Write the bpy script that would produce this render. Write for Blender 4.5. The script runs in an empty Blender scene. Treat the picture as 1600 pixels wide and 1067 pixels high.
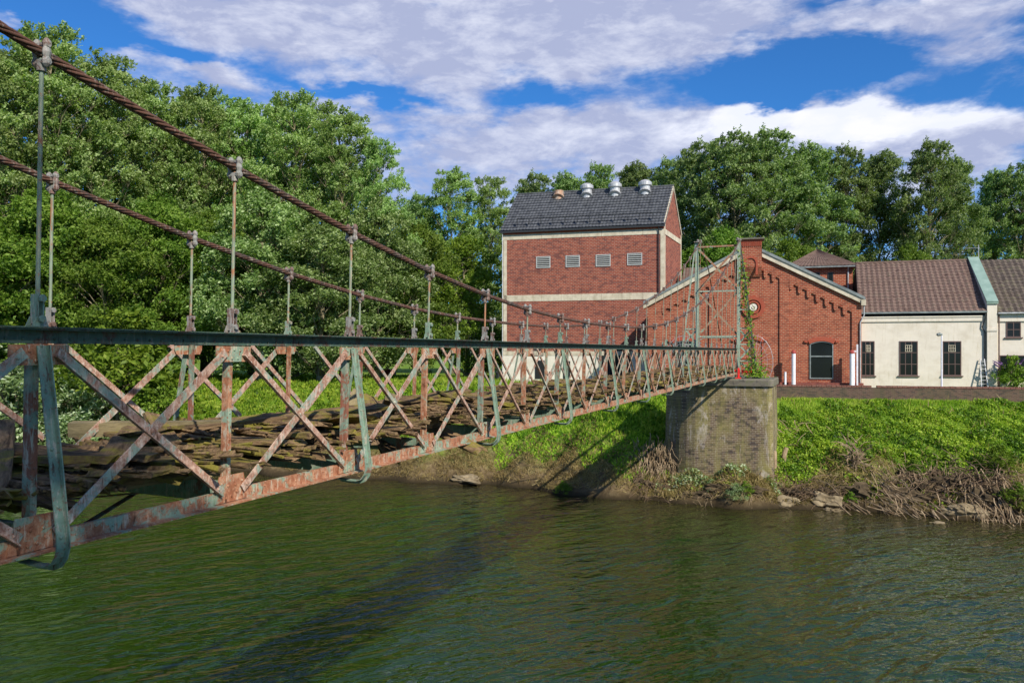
import bpy, math, random
import numpy as np
from mathutils import Vector, Matrix, Euler, noise as mnoise

# ------------------------------------------------------------------ camera, sky, sun
S = bpy.context.scene
COL = S.collection
PHI = math.atan(490/1244)                      # camera looks this far left of the bridge axis (+Y)
CP, SP = math.cos(PHI), math.sin(PHI)
CAMZ = 9.0
cam_d = bpy.data.cameras.new('camera'); cam = bpy.data.objects.new('camera', cam_d); COL.objects.link(cam)
cam.location = (0, 0, CAMZ); cam.rotation_euler = (math.pi/2, 0, PHI)
cam_d.sensor_width = 36; cam_d.lens = 1244/1600*36; cam_d.shift_y = 15.5/1600
cam_d.clip_start = 0.05; cam_d.clip_end = 6000
S.camera = cam
SUN = Vector((0.66, -0.50, 0.62)).normalized()
sd = bpy.data.lights.new('sun', 'SUN'); sd.energy = 5.0; sd.angle = math.radians(0.5); sd.color = (1.0, 0.93, 0.80)
so = bpy.data.objects.new('sun', sd); COL.objects.link(so)
so.rotation_euler = SUN.to_track_quat('Z', 'Y').to_euler(); so.location = (30, -30, 60)
S.view_settings.view_transform = 'Standard'; S.view_settings.look = 'None'
S.view_settings.exposure = 0.27; S.view_settings.gamma = 1
S.render.engine = 'CYCLES'
S.cycles.max_bounces = 6; S.cycles.transparent_max_bounces = 8

def sky_world():
    w = bpy.data.worlds.new('World'); S.world = w; w.use_nodes = True
    nt = w.node_tree; N = nt.nodes; L = nt.links; N.clear()
    def m(op, a, b=None, c=None, clamp=False):
        n = N.new('ShaderNodeMath'); n.operation = op; n.use_clamp = clamp
        for i, v in enumerate((a, b, c)):
            if v is None: continue
            if isinstance(v, (int, float)): n.inputs[i].default_value = v
            else: L.new(v, n.inputs[i])
        return n.outputs[0]
    out = N.new('ShaderNodeOutputWorld')
    sky = N.new('ShaderNodeTexSky'); sky.sky_type = 'NISHITA'; sky.sun_disc = False
    sky.sun_elevation = math.asin(SUN.z); sky.sun_rotation = math.atan2(SUN.x, SUN.y)
    sky.air_density = 1.0; sky.dust_density = 0.3; sky.ozone_density = 3.0
    tint = N.new('ShaderNodeMix'); tint.data_type = 'RGBA'; tint.blend_type = 'MULTIPLY'; tint.inputs[0].default_value = 1
    L.new(sky.outputs[0], tint.inputs[6]); tint.inputs[7].default_value = (0.30, 0.80, 1.35, 1)
    bg1 = N.new('ShaderNodeBackground'); L.new(tint.outputs[2], bg1.inputs[0]); bg1.inputs[1].default_value = 0.085
    tc = N.new('ShaderNodeTexCoord'); sep = N.new('ShaderNodeSeparateXYZ'); L.new(tc.outputs['Generated'], sep.inputs[0])
    x, y, z = sep.outputs
    az = m('ARCTAN2', x, y)
    el = m('DIVIDE', z, m('SQRT', m('ADD', m('MULTIPLY', x, x), m('MULTIPLY', y, y))))
    comb = N.new('ShaderNodeCombineXYZ'); L.new(az, comb.inputs[0]); L.new(m('MULTIPLY', el, 2.2), comb.inputs[1])
    def noise(scale, detail, rough, off, dist=0.0):
        mp = N.new('ShaderNodeMapping'); mp.inputs[1].default_value = off; L.new(comb.outputs[0], mp.inputs[0])
        n = N.new('ShaderNodeTexNoise'); n.inputs['Scale'].default_value = scale; n.inputs['Detail'].default_value = detail
        n.inputs['Roughness'].default_value = rough; n.inputs['Distortion'].default_value = dist
        L.new(mp.outputs[0], n.inputs['Vector']); return n.outputs[0]
    w1 = noise(9, 5, 0.6, (3, 1, 0)); w2 = noise(9, 5, 0.6, (7, 5, 2))
    azw = m('ADD', az, m('MULTIPLY', m('SUBTRACT', w1, 0.5), 0.14))
    elw = m('ADD', el, m('MULTIPLY', m('SUBTRACT', w2, 0.5), 0.075))
    def blob(px, py, rx, ry, amp, tilt=0.0):
        a = math.atan((px-800)/1244) - PHI; e = (549-py)/math.hypot(1244, px-800)
        ra = rx/1244*math.cos(a+PHI)**2; re = ry/1244
        da = m('SUBTRACT', azw, a)
        de = m('SUBTRACT', elw, e)
        if tilt: de = m('SUBTRACT', de, m('MULTIPLY', da, tilt))
        q = m('ADD', m('POWER', m('ABSOLUTE', m('DIVIDE', da, ra)), 2), m('POWER', m('ABSOLUTE', m('DIVIDE', de, re)), 2))
        return m('MULTIPLY', m('EXPONENT', m('MULTIPLY', q, -1)), amp)
    blobs = [(620, 40, 360, 95, 1.15), (950, 60, 230, 70, 1.0), (300, 20, 120, 35, 0.7, -0.15), (330, 118, 130, 18, 0.8, -0.1),
             (760, 225, 330, 62, 1.1), (1010, 205, 200, 38, 0.7), (1150, 195, 75, 26, 1.1), (1400, 205, 130, 42, 1.35),
             (1330, 188, 70, 26, 1.0), (1540, 212, 100, 36, 1.1), (1400, 20, 220, 34, 1.0), (1520, 60, 120, 26, 0.6), (1430, 118, 180, 16, 0.35, 0.1),
             (1140, 20, 120, 50, 0.4), (0, 20, 30, 10, 0.7), (240, 170, 150, 40, 0.5), (1130, 330, 700, 60, 0.5)]
    D = None
    for b in blobs:
        v = blob(*b); D = v if D is None else m('ADD', D, v)
    for b in [(840, 150, 75, 26, -1.0), (560, 148, 110, 12, -1.0, -0.12), (1260, 100, 170, 42, -1.2), (1232, 165, 38, 24, -1.3), (100, 28, 85, 30, -0.8), (270, 88, 90, 12, -0.9, -0.1), (690, 20, 40, 14, -0.4)]:
        D = m('ADD', D, blob(*b))
    n1 = noise(7, 8, 0.58, (0.4, 2.2, 0), 0.3); n2 = noise(26, 6, 0.6, (5, 0, 1), 0.2)
    # away from the pictured part of the sky the cloud field is plain fractal noise
    away = m('SUBTRACT', 1.0, m('EXPONENT', m('MULTIPLY', m('POWER', m('ABSOLUTE', m('DIVIDE', m('ADD', az, PHI), 0.75)), 4), -1)))
    hi = m('MULTIPLY', m('SUBTRACT', el, 0.5), 3.0, clamp=True)
    D = m('ADD', D, m('MULTIPLY', m('MAXIMUM', away, hi), m('MULTIPLY', m('SUBTRACT', n1, 0.42), 3.0)))
    D = m('ADD', D, m('MULTIPLY', m('SUBTRACT', n1, 0.5), 2.3))
    D = m('ADD', D, m('MULTIPLY', m('SUBTRACT', n2, 0.5), 0.75))
    mr = N.new('ShaderNodeMapRange'); mr.interpolation_type = 'SMOOTHSTEP'; L.new(D, mr.inputs[0])
    mr.inputs[1].default_value = 0.0; mr.inputs[2].default_value = 0.95; mr.inputs[3].default_value = 0.0; mr.inputs[4].default_value = 0.93
    # colour: lavender grey stratocumulus, whiter in the cumulus heads
    n3 = noise(11, 8, 0.66, (1, 8, 3), 0.4)
    cu = m('ADD', blob(1390, 190, 200, 27, 1.5), blob(1150, 190, 70, 20, 1.3)); wh = m('ADD', cu, m('MULTIPLY', m('SUBTRACT', n2, 0.5), 1.2))
    wh = m('ADD', wh, m('MULTIPLY', m('SUBTRACT', n3, 0.43), 2.2), clamp=True)
    cm = N.new('ShaderNodeMix'); cm.data_type = 'RGBA'; L.new(wh, cm.inputs[0])
    cm.inputs[6].default_value = (0.40, 0.44, 0.62, 1); cm.inputs[7].default_value = (0.84, 0.86, 0.95, 1)
    cm2 = N.new('ShaderNodeMix'); cm2.data_type = 'RGBA'; vo = N.new('ShaderNodeTexVoronoi'); vo.feature = 'SMOOTH_F1'; vo.inputs['Scale'].default_value = 15; vo.inputs['Smoothness'].default_value = 0.6
    vm = N.new('ShaderNodeCombineXYZ'); L.new(azw, vm.inputs[0]); L.new(m('MULTIPLY', m('SUBTRACT', elw, 0.012), 1.6), vm.inputs[1]); L.new(vm.outputs[0], vo.inputs['Vector'])
    L.new(m('MULTIPLY', m('SUBTRACT', m('ADD', cu, m('MULTIPLY', m('SUBTRACT', n2, 0.5), 1.5)), m('ADD', m('MULTIPLY', vo.outputs[0], 2.6), -0.25)), 1.1, clamp=True), cm2.inputs[0]); L.new(cm.outputs[2], cm2.inputs[6]); cm2.inputs[7].default_value = (0.93, 0.92, 0.97, 1)
    bg2 = N.new('ShaderNodeBackground'); L.new(cm2.outputs[2], bg2.inputs[0]); bg2.inputs[1].default_value = 0.95
    mx = N.new('ShaderNodeMixShader'); L.new(mr.outputs[0], mx.inputs[0]); L.new(bg1.outputs[0], mx.inputs[1]); L.new(bg2.outputs[0], mx.inputs[2])
    L.new(mx.outputs[0], out.inputs[0])
sky_world()

# ------------------------------------------------------------------ helpers
R = random.Random(7)
V = Vector
def ray(px, py=549):
    """world direction (per metre of depth) of the sight line measured at that spot of the photograph"""
    u = (px-800)/1244; w = (549-py)/1244
    return V((u*CP-SP, u*SP+CP, w))
def at(px, py, Z):
    d = ray(px, py); return V((d.x*Z, d.y*Z, CAMZ+d.z*Z))
def project(p):
    xc = p[0]*CP+p[1]*SP; Z = -p[0]*SP+p[1]*CP
    return 800+1244*xc/Z, 549-1244*(p[2]-CAMZ)/Z, Z

class MB:
    def __init__(s): s.v = []; s.f = []; s.uv = None
    def add(s, vs, fs):
        b = len(s.v); s.v += [tuple(v) for v in vs]; s.f += [tuple(i+b for i in f) for f in fs]; return s
    def box(s, x0, x1, y0, y1, z0, z1):
        return s.add([(x0,y0,z0),(x1,y0,z0),(x1,y1,z0),(x0,y1,z0),(x0,y0,z1),(x1,y0,z1),(x1,y1,z1),(x0,y1,z1)],
                     [(0,3,2,1),(4,5,6,7),(0,1,5,4),(1,2,6,5),(2,3,7,6),(3,0,4,7)])
    def prism(s, p0, p1, sec, ref=(1,0,0), sec1=None):
        """section points (a,b) swept p0->p1; a along ref-ish, b along axis x a"""
        p0 = V(p0); p1 = V(p1); d = (p1-p0).normalized(); a = V(ref); a = (a-d*a.dot(d)).normalized(); b = d.cross(a)
        n = len(sec); sec1 = sec1 or sec
        vs = [p0+a*q[0]+b*q[1] for q in sec]+[p1+a*q[0]+b*q[1] for q in sec1]
        fs = [(i,(i+1)%n,n+(i+1)%n,n+i) for i in range(n)]+[tuple(reversed(range(n))), tuple(range(n,2*n))]
        return s.add(vs, fs)
    def tube(s, pts, rs, n=6, cap=True):
        pts = [V(p) for p in pts]
        if isinstance(rs, (int, float)): rs = [rs]*len(pts)
        b0 = len(s.v); a = None
        for i, p in enumerate(pts):
            d = (pts[min(i+1, len(pts)-1)]-pts[max(i-1, 0)]).normalized()
            if a is None: a = d.orthogonal().normalized()
            a = (a-d*a.dot(d)).normalized(); c = d.cross(a)
            for k in range(n):
                t = 2*math.pi*k/n; s.v.append(tuple(p+(a*math.cos(t)+c*math.sin(t))*rs[i]))
        for i in range(len(pts)-1):
            for k in range(n):
                s.f.append((b0+i*n+k, b0+i*n+(k+1)%n, b0+(i+1)*n+(k+1)%n, b0+(i+1)*n+k))
        if cap:
            s.f.append(tuple(b0+k for k in reversed(range(n)))); s.f.append(tuple(b0+(len(pts)-1)*n+k for k in range(n)))
        return s
    def cyl(s, p0, p1, r, n=8, r1=None): return s.tube([p0, p1], [r, r if r1 is None else r1], n)
    def poly(s, pts, off):
        """flat outline extruded by vector off"""
        n = len(pts); pts = [V(p) for p in pts]; off = V(off)
        return s.add(pts+[p+off for p in pts], [tuple(range(n)), tuple(reversed(range(n, 2*n)))]+[(i, n+i, n+(i+1)%n, (i+1)%n) for i in range(n)])
    def bump(s, c, r, n, k=6):
        """a rivet head"""
        c = V(c); n = V(n).normalized(); a = n.orthogonal().normalized(); b = n.cross(a)
        vs = [c+(a*math.cos(t)+b*math.sin(t))*r for t in [2*math.pi*i/k for i in range(k)]]
        vs += [c+(a*math.cos(t)+b*math.sin(t))*r*.7+n*r*.5 for t in [2*math.pi*i/k for i in range(k)]]+[c+n*r*.75]
        return s.add(vs, [(i,(i+1)%k,k+(i+1)%k,k+i) for i in range(k)]+[(k+i,k+(i+1)%k,2*k) for i in range(k)])
    def build(s, name, mt, parent=None, loc=None, smooth=False):
        me = bpy.data.meshes.new(name); me.from_pydata(s.v, [], s.f); me.materials.append(mt)
        if smooth: me.polygons.foreach_set('use_smooth', [True]*len(me.polygons))
        me.update()
        import bmesh
        if len(s.f) < 60000:
            bm = bmesh.new(); bm.from_mesh(me); bmesh.ops.recalc_face_normals(bm, faces=bm.faces); bm.to_mesh(me); bm.free()
        o = bpy.data.objects.new(name, me); COL.objects.link(o)
        if parent: o.parent = parent
        if loc: o.location = loc
        return o

def tag(o, label=None, cat=None, group=None, kind=None):
    if label: o['label'] = label
    if cat: o['category'] = cat
    if group: o['group'] = group
    if kind: o['kind'] = kind
    return o
def thing(name, label, cat, loc=(0,0,0), rz=0, group=None, rot=None):
    o = bpy.data.objects.new(name, None); COL.objects.link(o); o.empty_display_size = .3
    o.location = loc; o.rotation_euler = rot or (0,0,rz)
    return tag(o, label, cat, group)
def leafmesh(name, P, Nn, size, mt, aspect=1.6, smooth_n=None, seed=1, along=None):
    """many small leaf-shaped faces: P centres, Nn normals, size half lengths"""
    rng = np.random.default_rng(seed); n = len(P)
    Nn = Nn/np.linalg.norm(Nn, axis=1)[:, None]
    a = rng.normal(size=(n, 3)) if along is None else along
    a = a-Nn*np.sum(a*Nn, axis=1)[:, None]; a /= np.linalg.norm(a, axis=1)[:, None]+1e-9
    b = np.cross(Nn, a); sz = np.broadcast_to(size, (n,))[:, None]
    w = sz/aspect
    vs = np.stack([P-a*sz, P-b*w-a*sz*.15+Nn*w*.25, P+a*sz, P+b*w-a*sz*.15+Nn*w*.25], axis=1).reshape(-1, 3)
    me = bpy.data.meshes.new(name)
    me.vertices.add(4*n); me.vertices.foreach_set('co', vs.astype(np.float32).ravel())
    me.loops.add(4*n); me.loops.foreach_set('vertex_index', np.arange(4*n, dtype=np.int32))
    me.polygons.add(n); me.polygons.foreach_set('loop_start', np.arange(0, 4*n, 4, dtype=np.int32))
    try: me.polygons.foreach_set('loop_total', np.full(n, 4, dtype=np.int32))
    except Exception: pass
    me.materials.append(mt); me.update(calc_edges=True); me.validate()
    return me

# ------------------------------------------------------------------ materials
def mat(name, rough=0.8, metal=0.0, spec=0.3):
    m = bpy.data.materials.new(name); m.use_nodes = True; nt = m.node_tree; b = nt.nodes['Principled BSDF']
    b.inputs['Roughness'].default_value = rough; b.inputs['Metallic'].default_value = metal
    b.inputs['Specular IOR Level'].default_value = spec
    return m, nt, b
def nn(nt, t, **kw):
    n = nt.nodes.new(t)
    for k, v in kw.items():
        if k in n.inputs.keys(): n.inputs[k].default_value = v
        else: setattr(n, k, v)
    return n
def ramp(nt, src, stops):
    r = nt.nodes.new('ShaderNodeValToRGB'); nt.links.new(src, r.inputs[0]); e = r.color_ramp.elements
    while len(e) < len(stops): e.new(0.5)
    for i, (p, c) in enumerate(stops): e[i].position = p; e[i].color = (*c, 1) if len(c) == 3 else c
    return r.outputs[0]
def coords(nt, kind='Object', scale=(1,1,1)):
    tc = nt.nodes.new('ShaderNodeTexCoord'); mp = nt.nodes.new('ShaderNodeMapping'); mp.inputs[3].default_value = scale
    if kind == 'World': g = nt.nodes.new('ShaderNodeNewGeometry'); nt.links.new(g.outputs['Position'], mp.inputs[0])
    else: nt.links.new(tc.outputs[kind], mp.inputs[0])
    return mp.outputs[0]
def noise(nt, vec, scale, detail=5, rough=0.6, dist=0):
    n = nn(nt, 'ShaderNodeTexNoise'); n.inputs['Scale'].default_value = scale; n.inputs['Detail'].default_value = detail
    n.inputs['Roughness'].default_value = rough; n.inputs['Distortion'].default_value = dist; nt.links.new(vec, n.inputs['Vector']); return n.outputs[0]
def mixc(nt, fac, a, b, blend='MIX'):
    m = nt.nodes.new('ShaderNodeMix'); m.data_type = 'RGBA'; m.blend_type = blend
    for i, v in ((0, fac), (6, a), (7, b)):
        if isinstance(v, (int, float)): m.inputs[i].default_value = v
        elif isinstance(v, tuple): m.inputs[i].default_value = (*v, 1)
        else: nt.links.new(v, m.inputs[i])
    return m.outputs[2]
def bump(nt, b, h, strength=0.4, dist=0.02):
    n = nt.nodes.new('ShaderNodeBump'); n.inputs['Strength'].default_value = strength; n.inputs['Distance'].default_value = dist
    nt.links.new(h, n.inputs['Height']); nt.links.new(n.outputs[0], b.inputs['Normal'])
def mottled(name, c1, c2, scale=3, rough=0.85, bs=0.3, metal=0, spec=0.3, c3=None, kind='Object', vscale=(1,1,1)):
    m, nt, b = mat(name, rough, metal, spec); v = coords(nt, kind, vscale); n = noise(nt, v, scale, 8, 0.65)
    st = [(0.35, c1), (0.65, c2)] if not c3 else [(0.3, c1), (0.5, c2), (0.7, c3)]
    nt.links.new(ramp(nt, n, st), b.inputs['Base Color'])
    if bs: bump(nt, b, noise(nt, v, scale*6, 4, 0.6), bs, 0.01)
    return m
def brick(name, c1, c2, dark, mortar, bw=0.25, rh=0.083, dirt=None, dirtamt=0.0, darkamt=0.35, stain=None):
    m, nt, b = mat(name, 0.9, 0, 0.2); L = nt.links
    tc = nt.nodes.new('ShaderNodeTexCoord'); sx = nt.nodes.new('ShaderNodeSeparateXYZ'); L.new(tc.outputs['Object'], sx.inputs[0])
    ad = nn(nt, 'ShaderNodeMath', operation='ADD'); L.new(sx.outputs[0], ad.inputs[0]); L.new(sx.outputs[1], ad.inputs[1])
    cb = nt.nodes.new('ShaderNodeCombineXYZ'); L.new(ad.outputs[0], cb.inputs[0]); L.new(sx.outputs[2], cb.inputs[1])
    t = nt.nodes.new('ShaderNodeTexBrick'); L.new(cb.outputs[0], t.inputs['Vector']); t.inputs['Scale'].default_value = 1
    t.inputs['Brick Width'].default_value = bw; t.inputs['Row Height'].default_value = rh; t.inputs['Mortar Size'].default_value = rh*.13
    t.inputs['Mortar Smooth'].default_value = 0.2; t.inputs['Bias'].default_value = -0.2
    t.inputs['Color1'].default_value = (*c1, 1); t.inputs['Color2'].default_value = (*c2, 1); t.inputs['Mortar'].default_value = (*mortar, 1)
    # darker headers: a coarse white-noise per brick
    t2 = nt.nodes.new('ShaderNodeTexBrick'); L.new(cb.outputs[0], t2.inputs['Vector']); t2.inputs['Scale'].default_value = 1
    t2.inputs['Brick Width'].default_value = bw; t2.inputs['Row Height'].default_value = rh; t2.inputs['Mortar Size'].default_value = 0
    t2.inputs['Color1'].default_value = (0,0,0,1); t2.inputs['Color2'].default_value = (1,1,1,1)
    v = coords(nt); big = noise(nt, v, 0.5, 5, 0.6)
    st = nn(nt, 'ShaderNodeMath', operation='MULTIPLY_ADD'); L.new(big, st.inputs[0]); st.inputs[1].default_value = 0.22; L.new(t2.outputs[0], st.inputs[2])
    f = ramp(nt, st.outputs[0], [(0.90-.30*darkamt, (0,0,0)), (min(1, 1.02-.30*darkamt), (1,1,1))])
    mm = nn(nt, 'ShaderNodeMath', operation='MULTIPLY'); L.new(f, mm.inputs[0]); mm.inputs[1].default_value = darkamt*2
    c = mixc(nt, mm.outputs[0], t.outputs[0], dark)
    c = mixc(nt, 0.5, c, ramp(nt, noise(nt, v, 0.9, 9, 0.75), [(0.3, (0.7,0.68,0.68)), (0.7, (1.25,1.2,1.15))]), 'MULTIPLY')
    if dirt:
        vd = coords(nt, 'Object', (1.2, 1.2, 0.35))
        fd = ramp(nt, noise(nt, vd, 0.9, 8, 0.7, 0.4), [(0.42, (0,0,0)), (0.62, (1,1,1))])
        md = nn(nt, 'ShaderNodeMath', operation='MULTIPLY'); L.new(fd, md.inputs[0]); md.inputs[1].default_value = dirtamt
        c = mixc(nt, md.outputs[0], c, dirt)
    if stain:
        vd = coords(nt, 'Object', (1.5, 1.5, 0.5))
        fd = ramp(nt, noise(nt, vd, 0.75, 10, 0.8, 0.6), [(0.54, (0,0,0)), (0.62, (1,1,1))])
        md = nn(nt, 'ShaderNodeMath', operation='MULTIPLY'); L.new(fd, md.inputs[0]); md.inputs[1].default_value = 0.5
        c = mixc(nt, md.outputs[0], c, stain)
    L.new(c, b.inputs['Base Color']); bump(nt, b, t.outputs[1], -0.5, 0.01)
    return m
def painted_iron(name, paint, rust, chalk, amt, seed=0.0, vs=(1,1,1), pale=None):
    m, nt, b = mat(name, 0.75, 0, 0.35); L = nt.links
    v = coords(nt, 'World', vs)
    mp = nt.nodes.new('ShaderNodeMapping'); mp.inputs[1].default_value = (seed, seed*2, 0); L.new(v, mp.inputs[0]); v = mp.outputs[0]
    n1 = noise(nt, v, 4.0, 10, 0.75, 0.6); n2 = noise(nt, v, 13.0, 9, 0.78, 0.3); n3 = noise(nt, v, 38.0, 6, 0.75)
    n4 = noise(nt, coords(nt, 'World', (9, 9, 1.5)), 3.0, 7, 0.7, 0.4)          # runs of rust down the faces
    f1 = ramp(nt, n1, [(amt-0.04, (1,1,1)), (amt+0.02, (0,0,0))])
    r2 = mixc(nt, ramp(nt, n2, [(0.42, (0,0,0)), (0.6, (1,1,1))]), rust, pale) if pale else rust
    c = mixc(nt, f1, paint, r2)
    c = mixc(nt, ramp(nt, n4, [(0.55, (0,0,0)), (0.62, (1,1,1))]), c, chalk)
    c = mixc(nt, ramp(nt, n3, [(0.57, (0,0,0)), (0.63, (1,1,1))]), c, rust)
    c = mixc(nt, ramp(nt, n4, [(0.34, (1,1,1)), (0.42, (0,0,0))]), c, tuple(x*.35 for x in rust))
    c = mixc(nt, 0.7, c, ramp(nt, n2, [(0.3, (0.5,0.5,0.5)), (0.7, (1.25,1.25,1.25))]), 'MULTIPLY')
    L.new(c, b.inputs['Base Color']); bump(nt, b, n2, 0.6, 0.006)
    return m
def foliage(name, dark, mid, light, trans=0.35, rough=0.55, sil=None):
    m = bpy.data.materials.new(name); m.use_nodes = True; nt = m.node_tree; L = nt.links; b = nt.nodes['Principled BSDF']
    b.inputs['Roughness'].default_value = rough; b.inputs['Specular IOR Level'].default_value = 0.25
    g = nt.nodes.new('ShaderNodeNewGeometry'); oi = nt.nodes.new('ShaderNodeObjectInfo')
    v = coords(nt, 'Object'); n = noise(nt, v, 0.4, 5, 0.7)
    nr = nn(nt, 'ShaderNodeMapRange'); L.new(n, nr.inputs[0]); nr.inputs[1].default_value = 0.3; nr.inputs[2].default_value = 0.7; nr.inputs[3].default_value = 0.15; nr.inputs[4].default_value = 0.8; n = nr.outputs[0]
    ad = nn(nt, 'ShaderNodeMath', operation='MULTIPLY_ADD'); L.new(g.outputs['Random Per Island'], ad.inputs[0]); ad.inputs[1].default_value = 0.5
    L.new(n, ad.inputs[2])
    c = ramp(nt, ad.outputs[0], [(0.35, dark), (0.68, mid), (0.98, light)])
    if sil: c = mixc(nt, ramp(nt, g.outputs['Random Per Island'], [(0.78, (0,0,0)), (0.86, (1,1,1))]), c, sil)
    hs = nt.nodes.new('ShaderNodeHueSaturation'); L.new(c, hs.inputs['Color'])
    mr = nn(nt, 'ShaderNodeMapRange'); L.new(oi.outputs['Random'], mr.inputs[0]); mr.inputs[3].default_value = 0.8; mr.inputs[4].default_value = 1.25
    L.new(mr.outputs[0], hs.inputs['Value'])
    mh = nn(nt, 'ShaderNodeMapRange'); L.new(oi.outputs['Random'], mh.inputs[0]); mh.inputs[3].default_value = 0.485; mh.inputs[4].default_value = 0.51
    L.new(mh.outputs[0], hs.inputs['Hue'])
    L.new(hs.outputs[0], b.inputs['Base Color'])
    tr = nt.nodes.new('ShaderNodeBsdfTranslucent'); L.new(mixc(nt, 1.0, hs.outputs[0], (1.3, 1.5, 0.5), 'MULTIPLY'), tr.inputs[0])
    mx = nt.nodes.new('ShaderNodeMixShader'); mx.inputs[0].default_value = trans
    L.new(b.outputs[0], mx.inputs[1]); L.new(tr.outputs[0], mx.inputs[2]); L.new(mx.outputs[0], nt.nodes['Material Output'].inputs[0])
    return m
def plain(name, c, rough=0.6, metal=0, spec=0.4):
    return mottled(name, tuple(x*.88 for x in c), tuple(min(1, x*1.1) for x in c), 6, rough, 0.1, metal, spec)

M = {}
M['brick_tall'] = brick('brick_tall', (0.24,0.048,0.030), (0.36,0.092,0.050), (0.11,0.045,0.045), (0.33,0.225,0.175), 0.36, 0.15, darkamt=0.36)
M['brick_hall'] = brick('brick_hall', (0.28,0.056,0.030), (0.40,0.112,0.055), (0.14,0.042,0.032), (0.40,0.25,0.165), 0.34, 0.14, darkamt=0.3)
M['brick_trim'] = brick('brick_trim', (0.33,0.06,0.032), (0.38,0.08,0.045), (0.2,0.04,0.03), (0.32,0.12,0.08), 0.24, 0.1, darkamt=0.08)
M['brick_pier'] = brick('brick_pier', (0.115,0.078,0.05), (0.25,0.18,0.125), (0.045,0.036,0.036), (0.29,0.255,0.19), 0.30, 0.11, (0.26,0.235,0.07), 0.65, 0.42, stain=(0.60,0.53,0.50))
M['brick_wall'] = brick('brick_wall', (0.10,0.055,0.045), (0.17,0.10,0.075), (0.05,0.04,0.04), (0.17,0.14,0.11), 0.26, 0.09, (0.10,0.095,0.05), 0.4, 0.4)
M['slate'] = mottled('slate', (0.045,0.048,0.055), (0.11,0.115,0.125), 2.2, 0.55, 0.2, spec=0.4)
M['tile'] = mottled('tile', (0.06,0.035,0.028), (0.17,0.11,0.09), 3.6, 0.8, 0.3, c3=(0.11,0.09,0.065))
M['tile_dark'] = mottled('tile_dark', (0.045,0.035,0.03), (0.11,0.085,0.07), 2.6, 0.8, 0.3, c3=(0.13,0.12,0.07))
M['concrete'] = mottled('concrete', (0.42,0.37,0.28), (0.62,0.56,0.44), 1.6, 0.9, 0.2)
M['cream'] = mottled('cream', (0.58,0.52,0.43), (0.68,0.62,0.53), 0.5, 0.9, 0.12, c3=(0.64,0.585,0.495))
M['white'] = mottled('white_render', (0.62,0.57,0.48), (0.74,0.70,0.62), 0.8, 0.9, 0.1)
M['white_paint'] = plain('white_paint', (0.75,0.74,0.80), 0.4)
M['red_paint'] = plain('red_paint', (0.33,0.055,0.045), 0.5)
M['coping_brick'] = brick('coping_brick', (0.17,0.06,0.045), (0.26,0.11,0.085), (0.08,0.04,0.035), (0.22,0.16,0.13), 0.24, 0.1, darkamt=0.3)
M['plinth_red'] = mottled('plinth_red', (0.14,0.04,0.035), (0.26,0.08,0.06), 3, 0.8)
M['red_tape'] = plain('red_tape', (0.75,0.03,0.03), 0.4)
M['lead'] = mottled('lead', (0.15,0.17,0.17), (0.28,0.31,0.30), 2, 0.5, 0.15, metal=0.3)
M['copper'] = mottled('copper_green', (0.17,0.26,0.22), (0.26,0.36,0.31), 1.2, 0.6, 0.15)
M['zinc'] = mottled('zinc', (0.40,0.40,0.40), (0.60,0.60,0.60), 3, 0.42, 0.15, metal=0.35)
M['rusty_zinc'] = mottled('rusty_zinc', (0.35,0.17,0.09), (0.50,0.42,0.34), 3, 0.6, 0.2, metal=0.3)
M['louvre'] = plain('louvre_grey', (0.42,0.43,0.42), 0.6)
M['purple'] = plain('purple_flower', (0.16,0.08,0.20), 0.8)
M['dark_metal'] = plain('dark_metal', (0.03,0.032,0.035), 0.5)
M['frame_brown'] = plain('frame_brown', (0.12,0.075,0.065), 0.6)
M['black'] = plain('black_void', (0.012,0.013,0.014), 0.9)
M['stone_cap'] = mottled('stone_cap', (0.05,0.05,0.045), (0.17,0.15,0.12), 3.5, 0.9, 0.6, c3=(0.11,0.13,0.05))
def weathered(name):            # rain streaks and patches on the rendered walls
    m = M[name]; nt = m.node_tree; b = nt.nodes['Principled BSDF']; l = b.inputs['Base Color'].links[0]; src = l.from_socket
    f = ramp(nt, noise(nt, coords(nt, 'Object', (3.5, 3.5, .35)), 1.4, 8, 0.7, 0.3), [(0.28, (0.82,0.79,0.73)), (0.46, (1,1,1))])
    g = ramp(nt, noise(nt, coords(nt, 'Object', (.5, .5, .8)), 1.1, 9, 0.75, 0.5), [(0.34, (0.90,0.88,0.84)), (0.5, (1,1,1)), (0.7, (1.06,1.05,1.03))])
    nt.links.new(mixc(nt, 1.0, mixc(nt, 1.0, src, f, 'MULTIPLY'), g, 'MULTIPLY'), b.inputs['Base Color'])
weathered('cream'); weathered('white'); weathered('concrete'); weathered('tile'); weathered('tile_dark'); weathered('brick_hall'); weathered('brick_tall')
def glass_mat():
    m, nt, b = mat('window_glass', 0.08, 0, 0.28); b.inputs['Base Color'].default_value = (0.012,0.015,0.016,1)
    v = coords(nt); bump(nt, b, noise(nt, v, 1.2, 2, 0.5), 0.08, 0.02); return m
M['glass'] = glass_mat()
M['iron_rust'] = painted_iron('iron_rust', (0.25,0.34,0.25), (0.33,0.12,0.058), (0.50,0.40,0.30), 0.55, 1.0, pale=(0.43,0.22,0.125))
M['iron_pink'] = painted_iron('iron_pink', (0.27,0.34,0.27), (0.33,0.15,0.095), (0.58,0.48,0.40), 0.54, 7.0, pale=(0.55,0.38,0.29))
M['iron_mix'] = painted_iron('iron_mix', (0.21,0.29,0.22), (0.27,0.10,0.06), (0.45,0.40,0.32), 0.50, 4.0)
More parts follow.
